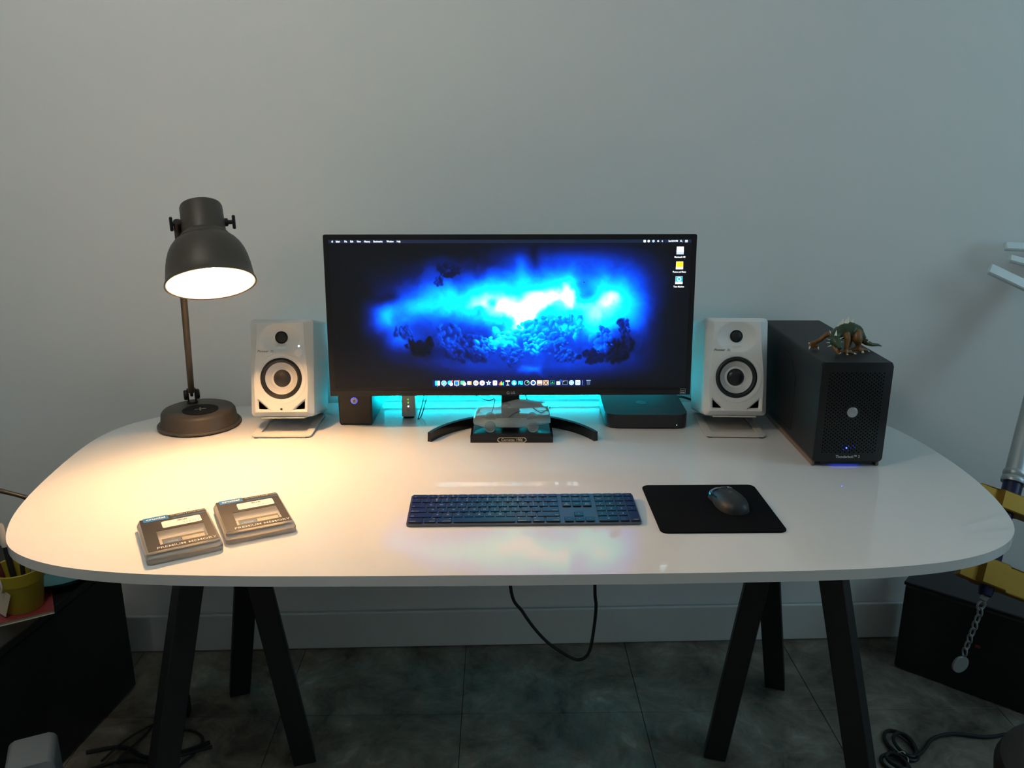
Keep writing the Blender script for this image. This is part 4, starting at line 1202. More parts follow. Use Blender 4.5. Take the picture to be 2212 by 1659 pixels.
def key(x, y, wd, dp, legs=()):
    o = bpy.data.objects.new('key', key_mesh(wd - GAP, dp)); COL.objects.link(o); o.parent = kb
    o.location = (x + (wd - GAP) / 2 - KW / 2, y, 0.0046)
    for (s, dx, dy, size, al) in legs:
        me = text_mesh(s, size, align=al, offset=0.00006).copy()
        mesh_obj('legend', me, M['legend'], o, (dx, dy, 0.00228))
def big(s): return [(s, 0, 0.0, 0.0062, 'CENTER')]
def two(a, b): return [(a, 0, 0.0032, 0.0046, 'CENTER'), (b, 0, -0.0030, 0.0052, 'CENTER')]
def low(s, wd, side, top=None):
    dx = (-1 if side == 'LEFT' else 1) * ((wd - GAP) / 2 - 0.0022)
    r = [(s, dx, -0.0046, 0.0036, side)]
    if top: r.append((top, dx, 0.0046, 0.0040, side))
    return r
XM, XN, XP = 0.0032, 0.2822, 0.3439
KH = 0.0162
rowy = [KD - 0.0032 - 0.0055]
yy = rowy[0] - 0.0055 - GAP - KH / 2
for i in range(5):
    rowy.append(yy); yy -= KH + GAP - 0.0002
# function row
y = rowy[0]; dF = 0.0110
def fk(a, b): return [(a, 0, 0.0022, 0.0032, 'CENTER'), (b, 0, -0.0026, 0.0028, 'CENTER')]
wE = 14.5 * U - 13 * U * 0.995
key(XM, y, U * 1.565, dF, [('esc', -0.0105, -0.0028, 0.0036, 'LEFT')])
fw_ = (14.5 - 1.565) * U / 13
syms = ['-o', '+o', '[]', '::', ' ', ' ', '<<', '>|', '>>', 'x', '(', '((', '^']
for i in range(13):
    key(XM + U * 1.565 + fw_ * i, y, fw_, dF, fk(syms[i], 'F%d' % (i + 1)) if i < 12 else [('^', 0, -0.001, 0.0044, 'CENTER')])
for i in range(3): key(XN + U * i, y, U, dF, [('F%d' % (13 + i), 0, -0.002, 0.0032, 'CENTER')])
for i in range(4): key(XP + U * i, y, U, dF, [('F%d' % (16 + i), 0, -0.002, 0.0032, 'CENTER')])
def row(y, items, x=XM):
    for (wd, lg) in items:
        key(x, y, wd * U, KH, lg); x += wd * U
row(rowy[1], [(1, two('~', '`'))] + [(1, two(a, b)) for a, b in zip('!@#$%^&*()_+', '1234567890-=')] + [(1.5, low('delete', 1.5 * U, 'RIGHT'))])
row(rowy[2], [(1.5, low('tab', 1.5 * U, 'LEFT'))] + [(1, big(c)) for c in 'QWERTYUIOP'] + [(1, two('{', '[')), (1, two('}', ']')), (1, two('|', '\\'))])
row(rowy[3], [(1.75, low('caps lock', 1.75 * U, 'LEFT', '.'))] + [(1, big(c)) for c in 'ASDFGHJKL'] + [(1, two(':', ';')), (1, two('"', "'")), (1.75, low('return', 1.75 * U, 'RIGHT'))])
row(rowy[4], [(2.25, low('shift', 2.25 * U, 'LEFT'))] + [(1, big(c)) for c in 'ZXCVBNM'] + [(1, two('<', ',')), (1, two('>', '.')), (1, two('?', '/')), (2.25, low('shift', 2.25 * U, 'RIGHT'))])
row(rowy[5], [(1.5, low('control', 1.5 * U, 'LEFT', '^')), (1.25, low('option', 1.25 * U, 'RIGHT', 'alt')), (1.5, low('command', 1.5 * U, 'RIGHT', '#')), (6, []), (1.5, low('command', 1.5 * U, 'LEFT', '#')), (1.25, low('option', 1.25 * U, 'LEFT', 'alt')), (1.5, low('control', 1.5 * U, 'RIGHT', '^'))])
def sm2(a, b=None): return [(a, 0, 0.0020 if b else 0, 0.0034, 'CENTER')] + ([(b, 0, -0.0024, 0.0034, 'CENTER')] if b else [])
for i, lg in enumerate((sm2('fn'), sm2('home'), sm2('page', 'up'))): key(XN + U * i, rowy[1], U, KH, lg)
for i, lg in enumerate((sm2('del', 'delete'), sm2('end'), sm2('page', 'down'))): key(XN + U * i, rowy[2], U, KH, lg)
key(XN + U, rowy[4], U, KH, [('^', 0, -0.001, 0.0050, 'CENTER')])
for i, s in enumerate('<v>'): key(XN + U * i, rowy[5], U, KH, [(s, 0, 0, 0.0040, 'CENTER')])
for r_, (i, s) in [(1, p) for p in enumerate(('clear', '=', '/', '*'))] + [(2, p) for p in enumerate('789-')] + [(3, p) for p in enumerate('456+')] + [(4, p) for p in enumerate('123')]:
    key(XP + U * i, rowy[r_], U, KH, sm2(s) if len(s) > 1 else [(s, 0, 0, 0.0058, 'CENTER')])
key(XP, rowy[5], 2 * U, KH, [('0', 0, 0, 0.0058, 'CENTER')])
key(XP + 2 * U, rowy[5], U, KH, [('.', 0, 0, 0.0058, 'CENTER')])
key(XP + 3 * U, (rowy[4] + rowy[5]) / 2, U, 2 * KH + GAP, [('enter', 0.0050, -0.0140, 0.0036, 'RIGHT')])

# ------------------------------------------------------------------ mouse pad and mouse
pad = mesh_obj('mouse_pad', prism(rrect(0.222, 0.208, 0.012, 6), 0.0, 0.0030, 0.0006, 1), M['cloth'], loc=(0.3915, 1.413, DZ))
tag(pad, 'square black cloth mouse pad right of the keyboard', 'mouse pad')
ms = thing('computer_mouse', 'small graphite computer mouse resting on the black pad', 'computer mouse', (0.4300, 1.424, DZ + 0.0031), (0, 0, 0.14))
def mouse_surface(y0=-1.0, y1=1.0, lift=0.0, sx=1.0, top_only=False, x0=-1, x1=1, nx_=22, ny_=36):
    """egg plan (tail towards -y), domed; s,t in -1..1"""
    b3 = bmesh.new(); V = []
    def hw(t): return 0.0300 * (1 - abs(t) ** (5.0 if t > 0 else 3.0)) ** 0.42 * (1.0 - 0.10 * math.exp(-((t - 0.35) / 0.30) ** 2) + 0.03 * t)
    for j in range(ny_ + 1):
        t = y0 + (y1 - y0) * j / ny_
        rw = []
        for i in range(nx_ + 1):
            s = x0 + (x1 - x0) * i / nx_
            x = hw(t) * s * sx
            h = 0.0250 * (1 - 0.28 * max(t, 0) ** 2 - 0.04 * max(t, 0)) * max(0.0, 1 - abs(t) ** (5.0 if t > 0 else 3.4)) ** 0.45 * max(0.0, 1 - abs(s) ** 2.8) ** 0.50
            rw.append(b3.verts.new((x, t * 0.050, h + lift)))
        V.append(rw)
    for j in range(ny_):
        for i in range(nx_):
            b3.faces.new((V[j][i], V[j][i + 1], V[j + 1][i + 1], V[j + 1][i]))
    bmesh.ops.remove_doubles(b3, verts=b3.verts, dist=1e-6)
    return b3
mesh_obj('shell', mouse_surface(), M['mouse'], ms, smooth=True)
mesh_obj('front_band', mouse_surface(0.46, 0.985, 0.0005, 1.004, x0=-0.97, x1=0.97, ny_=16), M['mouse_gloss'], ms, smooth=True)
def mpoint(s_, t_, lift=0.0):
    hw_ = 0.0300 * (1 - abs(t_) ** (5.0 if t_ > 0 else 3.0)) ** 0.42 * (1.0 - 0.10 * math.exp(-((t_ - 0.35) / 0.30) ** 2) + 0.03 * t_)
    h_ = 0.0250 * (1 - 0.28 * max(t_, 0) ** 2 - 0.04 * max(t_, 0)) * max(0.0, 1 - abs(t_) ** (5.0 if t_ > 0 else 3.4)) ** 0.45 * max(0.0, 1 - abs(s_) ** 2.8) ** 0.50
    return (hw_ * s_, t_ * 0.050, h_ + lift)
mesh_obj('front_trim', tube([mpoint(q, 0.86 - 0.08 * q * q, 0.0012) for q in np.linspace(-0.96, 0.96, 17)], 0.0009, 6, 2), M['chrome'], ms, smooth=True)
mesh_obj('front_trim', tube([mpoint(q, 0.56 + 0.22 * q * q, 0.0008) for q in np.linspace(-0.80, 0.80, 17)], 0.0005, 6, 2), M['chrome'], ms, smooth=True)
mesh_obj('wheel_well', mouse_surface(0.50, 0.84, 0.0009, 1.0, x0=-0.24, x1=0.24, nx_=6, ny_=10), M['black_matte'], ms, smooth=True)
wh = lathe([(0, -0.003), (0.0075, -0.003), (0.0082, -0.002), (0.0082, 0.002), (0.0075, 0.003), (0, 0.003)], 24)
mesh_obj('scroll_wheel', wh, M['rubber'], ms, loc=(0, 0.0330, 0.0138), rot=(0, pi / 2, 0), smooth=True)
for k in (0, 1):
    mesh_obj('side_button', box(0, 0, 0, 0.0022, 0.0125, 0.0045, 0.001, 2), M['black_gloss'], ms, loc=(-0.0252, 0.0085 + 0.0145 * k, 0.0140 - 0.0012 * k), rot=(0, -0.5, 0.05 + 0.05 * k))
mesh_obj('maker_mark', mouse_surface(-0.10, 0.06, 0.0004, 1.0, x0=-0.10, x1=0.10, nx_=4, ny_=4), M['print_grey'], ms)

# ------------------------------------------------------------------ two clear clamshell packs with memory modules
def ram_pack(label, cx, cy, rz):
    p = thing('memory_pack', label, 'memory pack', (cx, cy, DZ), (0, 0, rz), 'memory packs under the lamp')
    W_, D_ = 0.112, 0.144
    def frustum(w0, d0, z0, w1, d1, z1, r=0.008):
        b3 = bmesh.new()
        a = [b3.verts.new((x, y, z0)) for x, y in rrect(w0, d0, r, 4)]
        b = [b3.verts.new((x, y, z1)) for x, y in rrect(w1, d1, r, 4)]
        n_ = len(a)
        for i in range(n_): b3.faces.new((a[i], a[(i + 1) % n_], b[(i + 1) % n_], b[i]))
        b3.faces.new(a[::-1]); b3.faces.new(b)
        return b3
    mesh_obj('tray', frustum(W_ + 0.006, D_ + 0.006, 0.0002, W_ + 0.008, D_ + 0.008, 0.0095), M['clear'], p)
    mesh_obj('lid', frustum(W_ + 0.008, D_ + 0.008, 0.0100, W_, D_, 0.0185), M['clear'], p)
    # printed card under the lid top, with a window cut through it
    b3 = bmesh.new()
    ow, od = W_ - 0.003, D_ - 0.010
    x0, x1, y0, y1 = -0.034, 0.042, -0.044, 0.012
    oy = 0.004
    zc = 0.0187
    fr = [(-ow / 2, -od / 2 + oy), (ow / 2, -od / 2 + oy), (ow / 2, od / 2 + oy), (-ow / 2, od / 2 + oy)]
    wi = [(x0, y0), (x1, y0), (x1, y1), (x0, y1)]
    for z_ in (zc, zc + 0.0004):
        a = [b3.verts.new((*q, z_)) for q in fr]; b = [b3.verts.new((*q, z_)) for q in wi]
        for i in range(4): b3.faces.new((a[i], a[(i + 1) % 4], b[(i + 1) % 4], b[i]))
    b3.verts.ensure_lookup_table()
    for i in range(4):
        k = (i + 1) % 4
        b3.faces.new((b3.verts[i], b3.verts[k], b3.verts[8 + k], b3.verts[8 + i])); b3.faces.new((b3.verts[4 + i], b3.verts[12 + i], b3.verts[12 + k], b3.verts[4 + k]))
    card = mesh_obj('printed_card', b3, M['card_black'], p)
    zt = zc + 0.0005
    def flat(name, xa, xb, ya, yb, m, dz=0.0, r=0.0004):
        return mesh_obj(name, prism(rrect(xb - xa, yb - ya, r, 3, (xa + xb) / 2, (ya + yb) / 2), zt + dz, zt + dz + 0.0002), m, card)
    flat('blue_panel', -0.049, -0.008, 0.056, 0.0735, M['card_blue'])
    letters('brand_lettering', 'crucial', 0.0105, M['print_white'], card, (-0.0285, 0.0655, zt + 0.0003), width=1.15, offset=0.0003)
    letters('tagline', 'The memory & storage experts', 0.0046, M['print_white'], card, (-0.004, 0.0665, zt + 0.0001), align='LEFT')
    flat('blue_rule', -0.002, 0.0535, 0.0540, 0.0560, M['card_blue'])
    flat('white_sticker', -0.022, 0.042, 0.0195, 0.047, M['sticker'], r=0.004)
    letters('sticker_lettering', '8GB', 0.0090, M['print_grey'], card, (0.012, 0.0400, zt + 0.0004), offset=0.0002)
    letters('sticker_lettering', 'DDR4-2666', 0.0042, M['chip'], card, (-0.0175, 0.0250, zt + 0.0004), align='LEFT')
    letters('sticker_lettering', '4 1 8 1 1 1', 0.0060, M['print_grey'], card, (0.0385, 0.0275, zt + 0.0004), align='RIGHT')
    letters('product_lettering', 'PREMIUM MEMORY', 0.0105, M['print_white'], card, (0.006, -0.0560, zt + 0.0003), width=1.05, offset=0.00004)
    # module in the tray, seen through the window
    mod = mesh_obj('memory_module', box(0.006, -0.026, 0.0125, 0.069, 0.030, 0.0012), M['pcb'], p)
    for k in range(4):
        mesh_obj('chip', box(-0.020 + 0.017 * k, -0.020, 0.0136, 0.012, 0.009, 0.0010), M['black_plastic'], mod)
    mesh_obj('module_sticker', box(-0.013, -0.029, 0.0144, 0.026, 0.013, 0.0003), M['card_blue'], mod)
    mesh_obj('module_sticker', box(0.020, -0.028, 0.0144, 0.036, 0.013, 0.0003), M['chip'], mod)
    letters('module_lettering', 'crucial', 0.0060, M['print_white'], mod, (-0.013, -0.029, 0.0148))
    letters('moulded_lettering', 'consult', 0.0080, M['print_grey'], p, (-0.020, -W_ / 2 - 0.0195, 0.0120), (radians(62), 0, 0)) if False else None
    mesh_obj('inner_ledge', box(0.004, -0.004, 0.0105, 0.074, 0.010, 0.003, 0.001, 1), M['clear'], p)
    return p
ram_pack('clear plastic memory module pack nearest the left end of the desk', -0.548, 1.2985, radians(28.2))
ram_pack('clear plastic memory module pack on the side nearer the keyboard', -0.4410, 1.3690, radians(25.8))

# ------------------------------------------------------------------ black expansion enclosure
tw = thing('expansion_enclosure', 'tall black metal enclosure with a round silver badge and blue light', 'computer enclosure', (0.7281, 1.6132, DZ), (0, 0, -0.0233))
mesh_obj('case', prism([(x, z) for x, z in rrect(0.145, 0.215, 0.006, 4)], -0.424, -0.004, 0.0005, 1), M['tower'], tw, loc=(0, 0, 0.1195), rot=FRONT, smooth=True)
mesh_obj('front_panel', prism(rrect(0.1445, 0.2145, 0.008, 5), -0.004, 0.0, 0.0014, 2), M['tower_face'], tw, loc=(0, 0, 0.1195), rot=FRONT, smooth=True)
hol = bmesh.new()
for r_ in range(48):
    for c_ in range(24):
        hx = -0.0545 + c_ * 0.0095 / 2.0 * 1.0 + 0.0
        if (r_ + c_) % 2: continue
        hz = 0.0335 + r_ * 0.0038
        if abs(hx) > 0.056 or hz > 0.206: continue
        if math.hypot(hx, hz - 0.121) < 0.014: continue
        p = [hol.verts.new((hx + 0.00155 * cos(a), -0.0002, hz + 0.00155 * sin(a))) for a in [k * pi / 3 for k in range(6)]]
        hol.faces.new(p)
hp = mesh_obj('perforations', hol, M['hole'], tw); hp['kind'] = 'stuff'
mesh_obj('badge', lathe([(0, 0), (0.0108, 0), (0.0108, 0.0010), (0.0100, 0.0016), (0, 0.0018)], 36), M['badge'], tw, loc=(-0.001, 0, 0.121), rot=FRONT, smooth=True)
ap, lf = apple(0, 0, 0.003)
letters('port_lettering', 'Thunderbolt\u2122 3', 0.0086, M['print_lt'], tw, (0.0, -0.0002, 0.0235), FRONT, offset=0.0001, width=0.86)
mesh_obj('power_light', lathe([(0, 0), (0.0016, 0), (0.0012, 0.0006), (0, 0.0008)], 14), M['blue_led'], tw, loc=(-0.0045, -0.0002, 0.0430), rot=FRONT)
for (dx, dz) in ((0.0090, 0.000), (0.0035, -0.0055), (-0.0090, 0.0052), (0.0175, 0.0005), (0.0135, 0.0045), (-0.0062, -0.0040), (0.0042, 0.0042)):
    mesh_obj('power_light', lathe([(0, 0), (0.0006, 0), (0, 0.0002)], 8), M['blue_led_soft'], tw, loc=(-0.0045 + dx, -0.0003, 0.0430 + dz), rot=FRONT)
# chamfered side plate (seam lines) on the left side
pl = [(0.150, 0.030), (0.150, 0.155), (0.185, 0.185), (0.300, 0.207), (0.400, 0.207), (0.400, 0.030)]
mesh_obj('side_plate', tube([(-0.0727, y_, z_) for y_, z_ in pl], 0.0007, 6, 0, closed=True), M['tower_face'], tw)
for sx in (-1, 1):
    mesh_obj('foot_rail', box(sx * 0.0675, 0.216, 0.006, 0.007, 0.416, 0.0118, 0.0015, 1), M['foot_warm_refl'], tw)
mesh_obj('under_plate', box(0, 0.030, 0.0090, 0.108, 0.052, 0.005), M['tower_face'], tw)
mesh_obj('under_light', box(0, 0.014, 0.0060, 0.060, 0.004, 0.0012), M['blue_under'], tw)

# ------------------------------------------------------------------ toy dragon on the enclosure
dr = thing('toy_dragon', 'green and brown spiked toy dragon standing on the black enclosure', 'figurine', (0.745, 1.715, DZ + 0.2272))
def Z(zx, zy, y=0.0): return Vector(((zx - 1161) / 11120.0, y, (1073 - zy) / 11120.0 * 1.03))
segs = []      # (p0, r0, p1, r1, kind)
def chain_(ps, kind):
    k_ = {'spine': 0.98, 'limb': 0.88, 'head': 1.2}.get(kind, 1.0)
    ps = [(a, r * k_) for a, r in ps]
    for (a, ra), (b, rb) in zip(ps[:-1], ps[1:]): segs.append((a, ra, b, rb, kind))
chain_([(Z(2050, 1005, 0.012), 0.0012), (Z(1960, 975, 0.012), 0.0030), (Z(1800, 965, 0.011), 0.0045), (Z(1660, 915, 0.009), 0.0062), (Z(1540, 820, 0.006), 0.0088), (Z(1430, 730, 0.003), 0.0125),
        (Z(1320, 640), 0.0170), (Z(1180, 590), 0.0185), (Z(1040, 610, -0.001), 0.0180), (Z(920, 650, -0.003), 0.0150), (Z(830, 690, -0.007), 0.0125), (Z(770, 740, -0.013), 0.0105), (Z(765, 800, -0.020), 0.0098)], 'spine')
chain_([(Z(765, 800, -0.020), 0.0098), (Z(800, 860, -0.030), 0.0062), (Z(820, 905, -0.037), 0.0042)], 'head')          # upper snout
chain_([(Z(740, 850, -0.018), 0.0066), (Z(750, 960, -0.028), 0.0040), (Z(800, 1060, -0.036), 0.0026), (Z(825, 1085, -0.038), 0.0018)], 'jaw')
chain_([(Z(1320, 640, -0.010), 0.0120), (Z(1310, 760, -0.015), 0.0125), (Z(1360, 880, -0.013), 0.0070), (Z(1350, 990, -0.012), 0.0058)], 'limb')
for tx_, ty_ in ((1200, 1060), (1440, 1075), (1590, 1065)): chain_([(Z(1350, 1000, -0.012), 0.0056), (Z(tx_, ty_ - 25, -0.012 - (0.006 if tx_ == 1440 else 0)), 0.0036)], 'limb')
chain_([(Z(1330, 640, 0.010), 0.0115), (Z(1270, 760, 0.016), 0.0110), (Z(1290, 900, 0.016), 0.0066), (Z(1280, 1000, 0.015), 0.0054), (Z(1210, 1040, 0.012), 0.0034)], 'limb')
chain_([(Z(1040, 650, -0.013), 0.0088), (Z(1050, 740, -0.021), 0.0076), (Z(1030, 880, -0.024), 0.0058), (Z(1010, 1000, -0.026), 0.0050)], 'limb')
for tx_, ty_, yy_ in ((890, 1050, -0.028), (1010, 1090, -0.034), (1190, 1078, -0.029)): chain_([(Z(1010, 1010, -0.026), 0.0050), (Z(tx_, ty_ - 10, yy_), 0.0032)], 'limb')
chain_([(Z(860, 680, 0.006), 0.0080), (Z(700, 740, 0.016), 0.0062), (Z(560, 880, 0.018), 0.0055), (Z(440, 930, 0.016), 0.0058), (Z(370, 945, 0.015), 0.0062)], 'limb')
for tx_, ty_ in ((315, 985), (510, 1000), (400, 1010)): chain_([(Z(400, 950, 0.015), 0.0052), (Z(tx_, ty_ + 20, 0.012), 0.0034)], 'limb')
b2 = bmesh.new()
for (a, ra, b, rb, kd) in segs:
    L = (b - a).length; k = max(2, int(L / (0.5 * min(ra, rb))) + 1)
    k = min(k, 14)
    for i in range(k + 1):
        q = i / k
        bmesh.ops.create_icosphere(b2, subdivisions=2, radius=ra + (rb - ra) * q, matrix=Matrix.Translation(a.lerp(b, q)))
for v in b2.verts:
    v.co.z = max(v.co.z, 0.0003)
dme = bpy.data.meshes.new('dragon_raw'); b2.to_mesh(dme); b2.free()
tmp = bpy.data.objects.new('dragon_raw', dme); COL.objects.link(tmp)
rm = tmp.modifiers.new('r', 'REMESH'); rm.mode = 'VOXEL'; rm.voxel_size = 0.0011
smd = tmp.modifiers.new('s', 'SMOOTH'); smd.factor = 0.5; smd.iterations = 5
dg = bpy.context.evaluated_depsgraph_get()
body = bpy.data.meshes.new_from_object(tmp.evaluated_get(dg))
bpy.data.objects.remove(tmp); bpy.data.meshes.remove(dme)
nv = len(body.vertices)
co = np.empty(nv * 3); body.vertices.foreach_get('co', co); co = co.reshape(-1, 3)
no = np.empty(nv * 3); body.vertices.foreach_get('normal', no); no = no.reshape(-1, 3)
best = np.full(nv, 1e9); kind = np.zeros(nv, int); names = ['spine', 'head', 'jaw', 'limb']
for (a, ra, b, rb, kd) in segs:
    a_, b_ = np.array(a), np.array(b)
    ab = b_ - a_; tt = np.clip(((co - a_) @ ab) / (ab @ ab), 0, 1)
    dd = np.linalg.norm(co - (a_ + tt[:, None] * ab), axis=1) - (ra + (rb - ra) * tt)
    m_ = dd < best
    best[m_] = dd[m_]; kind[m_] = names.index(kd)
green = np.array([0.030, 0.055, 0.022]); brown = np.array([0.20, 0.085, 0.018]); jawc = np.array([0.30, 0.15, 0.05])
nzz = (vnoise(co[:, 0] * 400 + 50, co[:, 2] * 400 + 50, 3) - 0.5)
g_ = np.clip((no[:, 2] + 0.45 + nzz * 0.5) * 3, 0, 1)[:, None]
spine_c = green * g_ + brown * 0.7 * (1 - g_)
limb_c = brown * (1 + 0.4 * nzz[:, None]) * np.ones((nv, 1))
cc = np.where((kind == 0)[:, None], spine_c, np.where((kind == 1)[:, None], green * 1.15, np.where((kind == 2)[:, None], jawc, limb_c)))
dca = body.color_attributes.new('skin', 'FLOAT_COLOR', 'POINT')
dca.data.foreach_set('color', np.concatenate([np.clip(cc, 0, 1), np.ones((nv, 1))], 1).ravel())
body.materials.clear()
body.materials.append(attr_material('dragon_skin', 'skin', 0.42))
mesh_obj('body', body, None, dr, smooth=True)
def spike(a, b, r, name='spike', m='d_spike'): mesh_obj(name, cone_bm(a - (b - a) * 0.15, b, r * 1.45, 7), M[m], dr)
for (bx, by, tx_, ty_, r) in ((900, 500, 925, 385, .0030), (975, 450, 990, 320, .0036), (1085, 410, 1120, 255, .0045), (1200, 430, 1240, 312, .0036), (1265, 460, 1305, 395, .0028),
                              (1325, 520, 1355, 478, .0018), (1385, 560, 1408, 520, .0015), (1435, 610, 1456, 572, .0013), (1520, 690, 1566, 650, .0020), (1590, 765, 1622, 738, .0014), (1640, 845, 1668, 812, .0014)):
    spike(Z(bx, by + 25), Z(tx_, ty_), r)
spike(Z(755, 660, -0.022), Z(800, 545, -0.014), .0022, 'horn')
spike(Z(745, 690, -0.004), Z(700, 590, 0.004), .0022, 'horn')
for fn in ([(730, 770, -.022), (560, 745, -.018), (730, 820, -.022)], [(730, 805, -.022), (570, 840, -.018), (730, 860, -.022)], [(740, 840, -.022), (600, 935, -.020), (760, 890, -.024)],
           [(800, 740, -.024), (950, 700, -.022), (810, 790, -.024)], [(810, 790, -.024), (960, 810, -.022), (810, 850, -.024)]):
    a, b, c = (Z(*q) for q in fn)
    b3 = bmesh.new(); off = Vector((0, 0.0016, 0))
    v0 = [b3.verts.new(q) for q in (a, b, c)]; v1 = [b3.verts.new(q + off) for q in (a, b, c)]
    b3.faces.new(v0); b3.faces.new(v1[::-1])
    for i in range(3): b3.faces.new((v0[i], v0[(i + 1) % 3], v1[(i + 1) % 3], v1[i]))
    mesh_obj('frill', b3, M['d_spike'], dr)
def claw(p, q, r=0.0022): mesh_obj('claw', cone_bm(p, q, r, 8, 0.0004), M['d_spike'], dr)
claw(Z(1195, 1040, -.013), Z(1140, 1066, -.015)); claw(Z(1445, 1060, -.020), Z(1458, 1068, -.0245), .0030); claw(Z(1600, 1045, -.012), Z(1650, 1068, -.014))
claw(Z(1010, 1085, -.0365), Z(1005, 1069, -.0405), .0028); claw(Z(1200, 1066, -.030), Z(1245, 1069, -.033)); claw(Z(880, 1045, -.029), Z(845, 1068, -.031))
claw(Z(318, 1005, .011), Z(285, 1066, .008)); claw(Z(512, 1020, .011), Z(520, 1068, .007)); claw(Z(315, 940, .016), Z(290, 950, .014), .0020)
for (x_, y_, yy_) in ((722, 790, -.0300), (812, 785, -.0305)):
    mesh_obj('eye', lathe([(0, -0.0013)] + [(0.0014 * cos(a), 0.0014 * sin(a)) for a in [-pi / 3 + i * pi / 6 for i in range(5)]] + [(0, 0.0014)], 10), M['d_eye'], dr, loc=Z(x_, y_, yy_), smooth=True)
mesh_obj('tongue', tube([Z(770, 900, -.026), Z(800, 960, -.033), Z(825, 1010, -.038)], 0.0022, 8, 4), M['d_mouth'], dr, smooth=True)
for (x_, y_) in ((755, 930), (765, 965), (780, 1000), (798, 1035), (840, 1030), (850, 990)):
    mesh_obj('tooth', cone_bm(Z(x_, y_ + 8, -.033), Z(x_ + 8, y_ - 22, -.036), 0.0010, 5), M['d_spike'], dr)

# ------------------------------------------------------------------ cable hanging under the desk
cord('hanging_cable', [(0.018, 1.62, DZ - 0.020), (0.022, 1.60, DZ - 0.262), (0.050, 1.60, DZ - 0.330), (0.095, 1.60, DZ - 0.395), (0.145, 1.60, DZ - 0.437), (0.176, 1.60, DZ - 0.450), (0.197, 1.60, DZ - 0.430),
                       (0.206, 1.60, DZ - 0.370), (0.209, 1.60, DZ - 0.315), (0.205, 1.60, DZ - 0.262), (0.204, 1.62, DZ - 0.020)], 0.0036, M['cable'], 'black cable hanging in a loop under the desk')

# ------------------------------------------------------------------ left side: black cabinet and what stands on it
CT = 0.385
cb_ = thing('cabinet', 'low black cabinet beside the left end of the desk', 'cabinet', (-0.969, 1.921, 0), (0, 0, -0.165))
mesh_obj('carcass', box(-0.27, -0.30, CT / 2 - 0.010, 0.538, 0.596, CT - 0.028, 0.003, 1), M['cabinet'], cb_)
mesh_obj('top_board', box(-0.27, -0.30, CT - 0.010, 0.546, 0.604, 0.020, 0.002, 1), M['cabinet'], cb_)
mesh_obj('plinth', box(-0.27, -0.30, 0.006, 0.51, 0.57, 0.0118), M['cabinet'], cb_)
bk = thing('red_book', 'red book with pale page edges under the yellow pot', 'book', (-1.085, 1.655, CT), (0, 0, 0.52))
mesh_obj('pages', box(0, 0, 0.0042, 0.150, 0.106, 0.0056), M['paper'], bk)
mesh_obj('cover', box(0, 0, 0.0080, 0.156, 0.112, 0.0018, 0.0004, 1), M['red_book'], bk)
mesh_obj('cover', box(0, 0, 0.0007, 0.156, 0.112, 0.0014, 0.0004, 1), M['paper'], bk)
POT = Vector((-1.063, 1.662, CT + 0.0090))
pt_ = thing('yellow_pot', 'yellow ceramic pot full of pens with a kraft tag', 'pot', POT)
mesh_obj('vessel', lathe([(0, 0), (0.0370, 0), (0.0385, 0.002), (0.0470, 0.068), (0.0480, 0.070), (0.0495, 0.070), (0.0535, 0.098), (0.0520, 0.100), (0.0495, 0.098), (0.0440, 0.066), (0.0360, 0.006), (0, 0.006)], 40), M['pot'], pt_, smooth=True)
o = mesh_obj('paper_tag', box(0, 0, 0, 0.034, 0.0008, 0.056), M['tag'], pt_, loc=(-0.018, -0.0445, 0.036), rot=(-0.14, 0.32, -0.40))
mesh_obj('tag_string', tube([(-0.010, -0.0530, 0.094), (-0.006, -0.056, 0.078), (-0.012, -0.0520, 0.064)], 0.0022, 8, 6), M['pen_white'], pt_, smooth=True)
def pen(label, name, dx, dy, tx_, ty_, L, r, m, cap):
    p = thing(name, label, 'pen', POT + Vector((dx, dy, 0.0075)), group=None)
    d = Vector((tx_, ty_, 1)).normalized()
    mesh_obj('barrel', tube([(0, 0, 0), d * L * 0.72], r, 10, 0), M[m], p, smooth=True)
    mesh_obj('cap', tube([d * L * 0.72, d * L * 0.98, d * L], lambda t_: r * 1.12 if t_ < 0.9 else r * 0.8, 10, 0), M[cap], p, smooth=True)
pen('white marker standing in the yellow pot', 'marker_pen', -0.010, 0.004, -0.10, 0.03, 0.190, 0.0065, 'pen_black', 'pen_white')
pen('black pen with a white stripe in the yellow pot', 'ballpoint_pen', 0.006, 0.000, 0.06, -0.02, 0.150, 0.0050, 'pen_black', 'pen_black')
pen('dark blue pen leaning right in the yellow pot', 'ballpoint_pen', 0.014, 0.008, 0.14, 0.02, 0.142, 0.0046, 'pen_blue', 'pen_blue')
pen('grey pencil leaning right in the yellow pot', 'pencil', 0.018, -0.008, 0.20, 0.05, 0.136, 0.0036, 'pen_grey', 'pen_grey')
pen('dark red pen at the left of the yellow pot', 'ballpoint_pen', -0.020, -0.006, -0.16, -0.02, 0.150, 0.0048, 'pen_red', 'pen_red')
ds = mesh_obj('glass_dish', lathe([(0, 0), (0.045, 0), (0.070, 0.006), (0.102, 0.030), (0.104, 0.032), (0.100, 0.0325), (0.068, 0.0095), (0.044, 0.004), (0, 0.004)], 44), M['teal'], loc=(-1.058, 1.808, CT + 0.0002), smooth=True)
tag(ds, 'wide teal glass dish on the black cabinet behind the pot', 'dish')
gn = thing('gooseneck_lamp', 'bent brown metal gooseneck rising from behind the black cabinet', 'gooseneck', (-1.155, 2.030, 0.0))
mesh_obj('foot', lathe([(0, 0), (0.042, 0), (0.045, 0.004), (0.042, 0.012), (0.02, 0.018), (0, 0.018)], 32), M['brass'], gn, smooth=True)
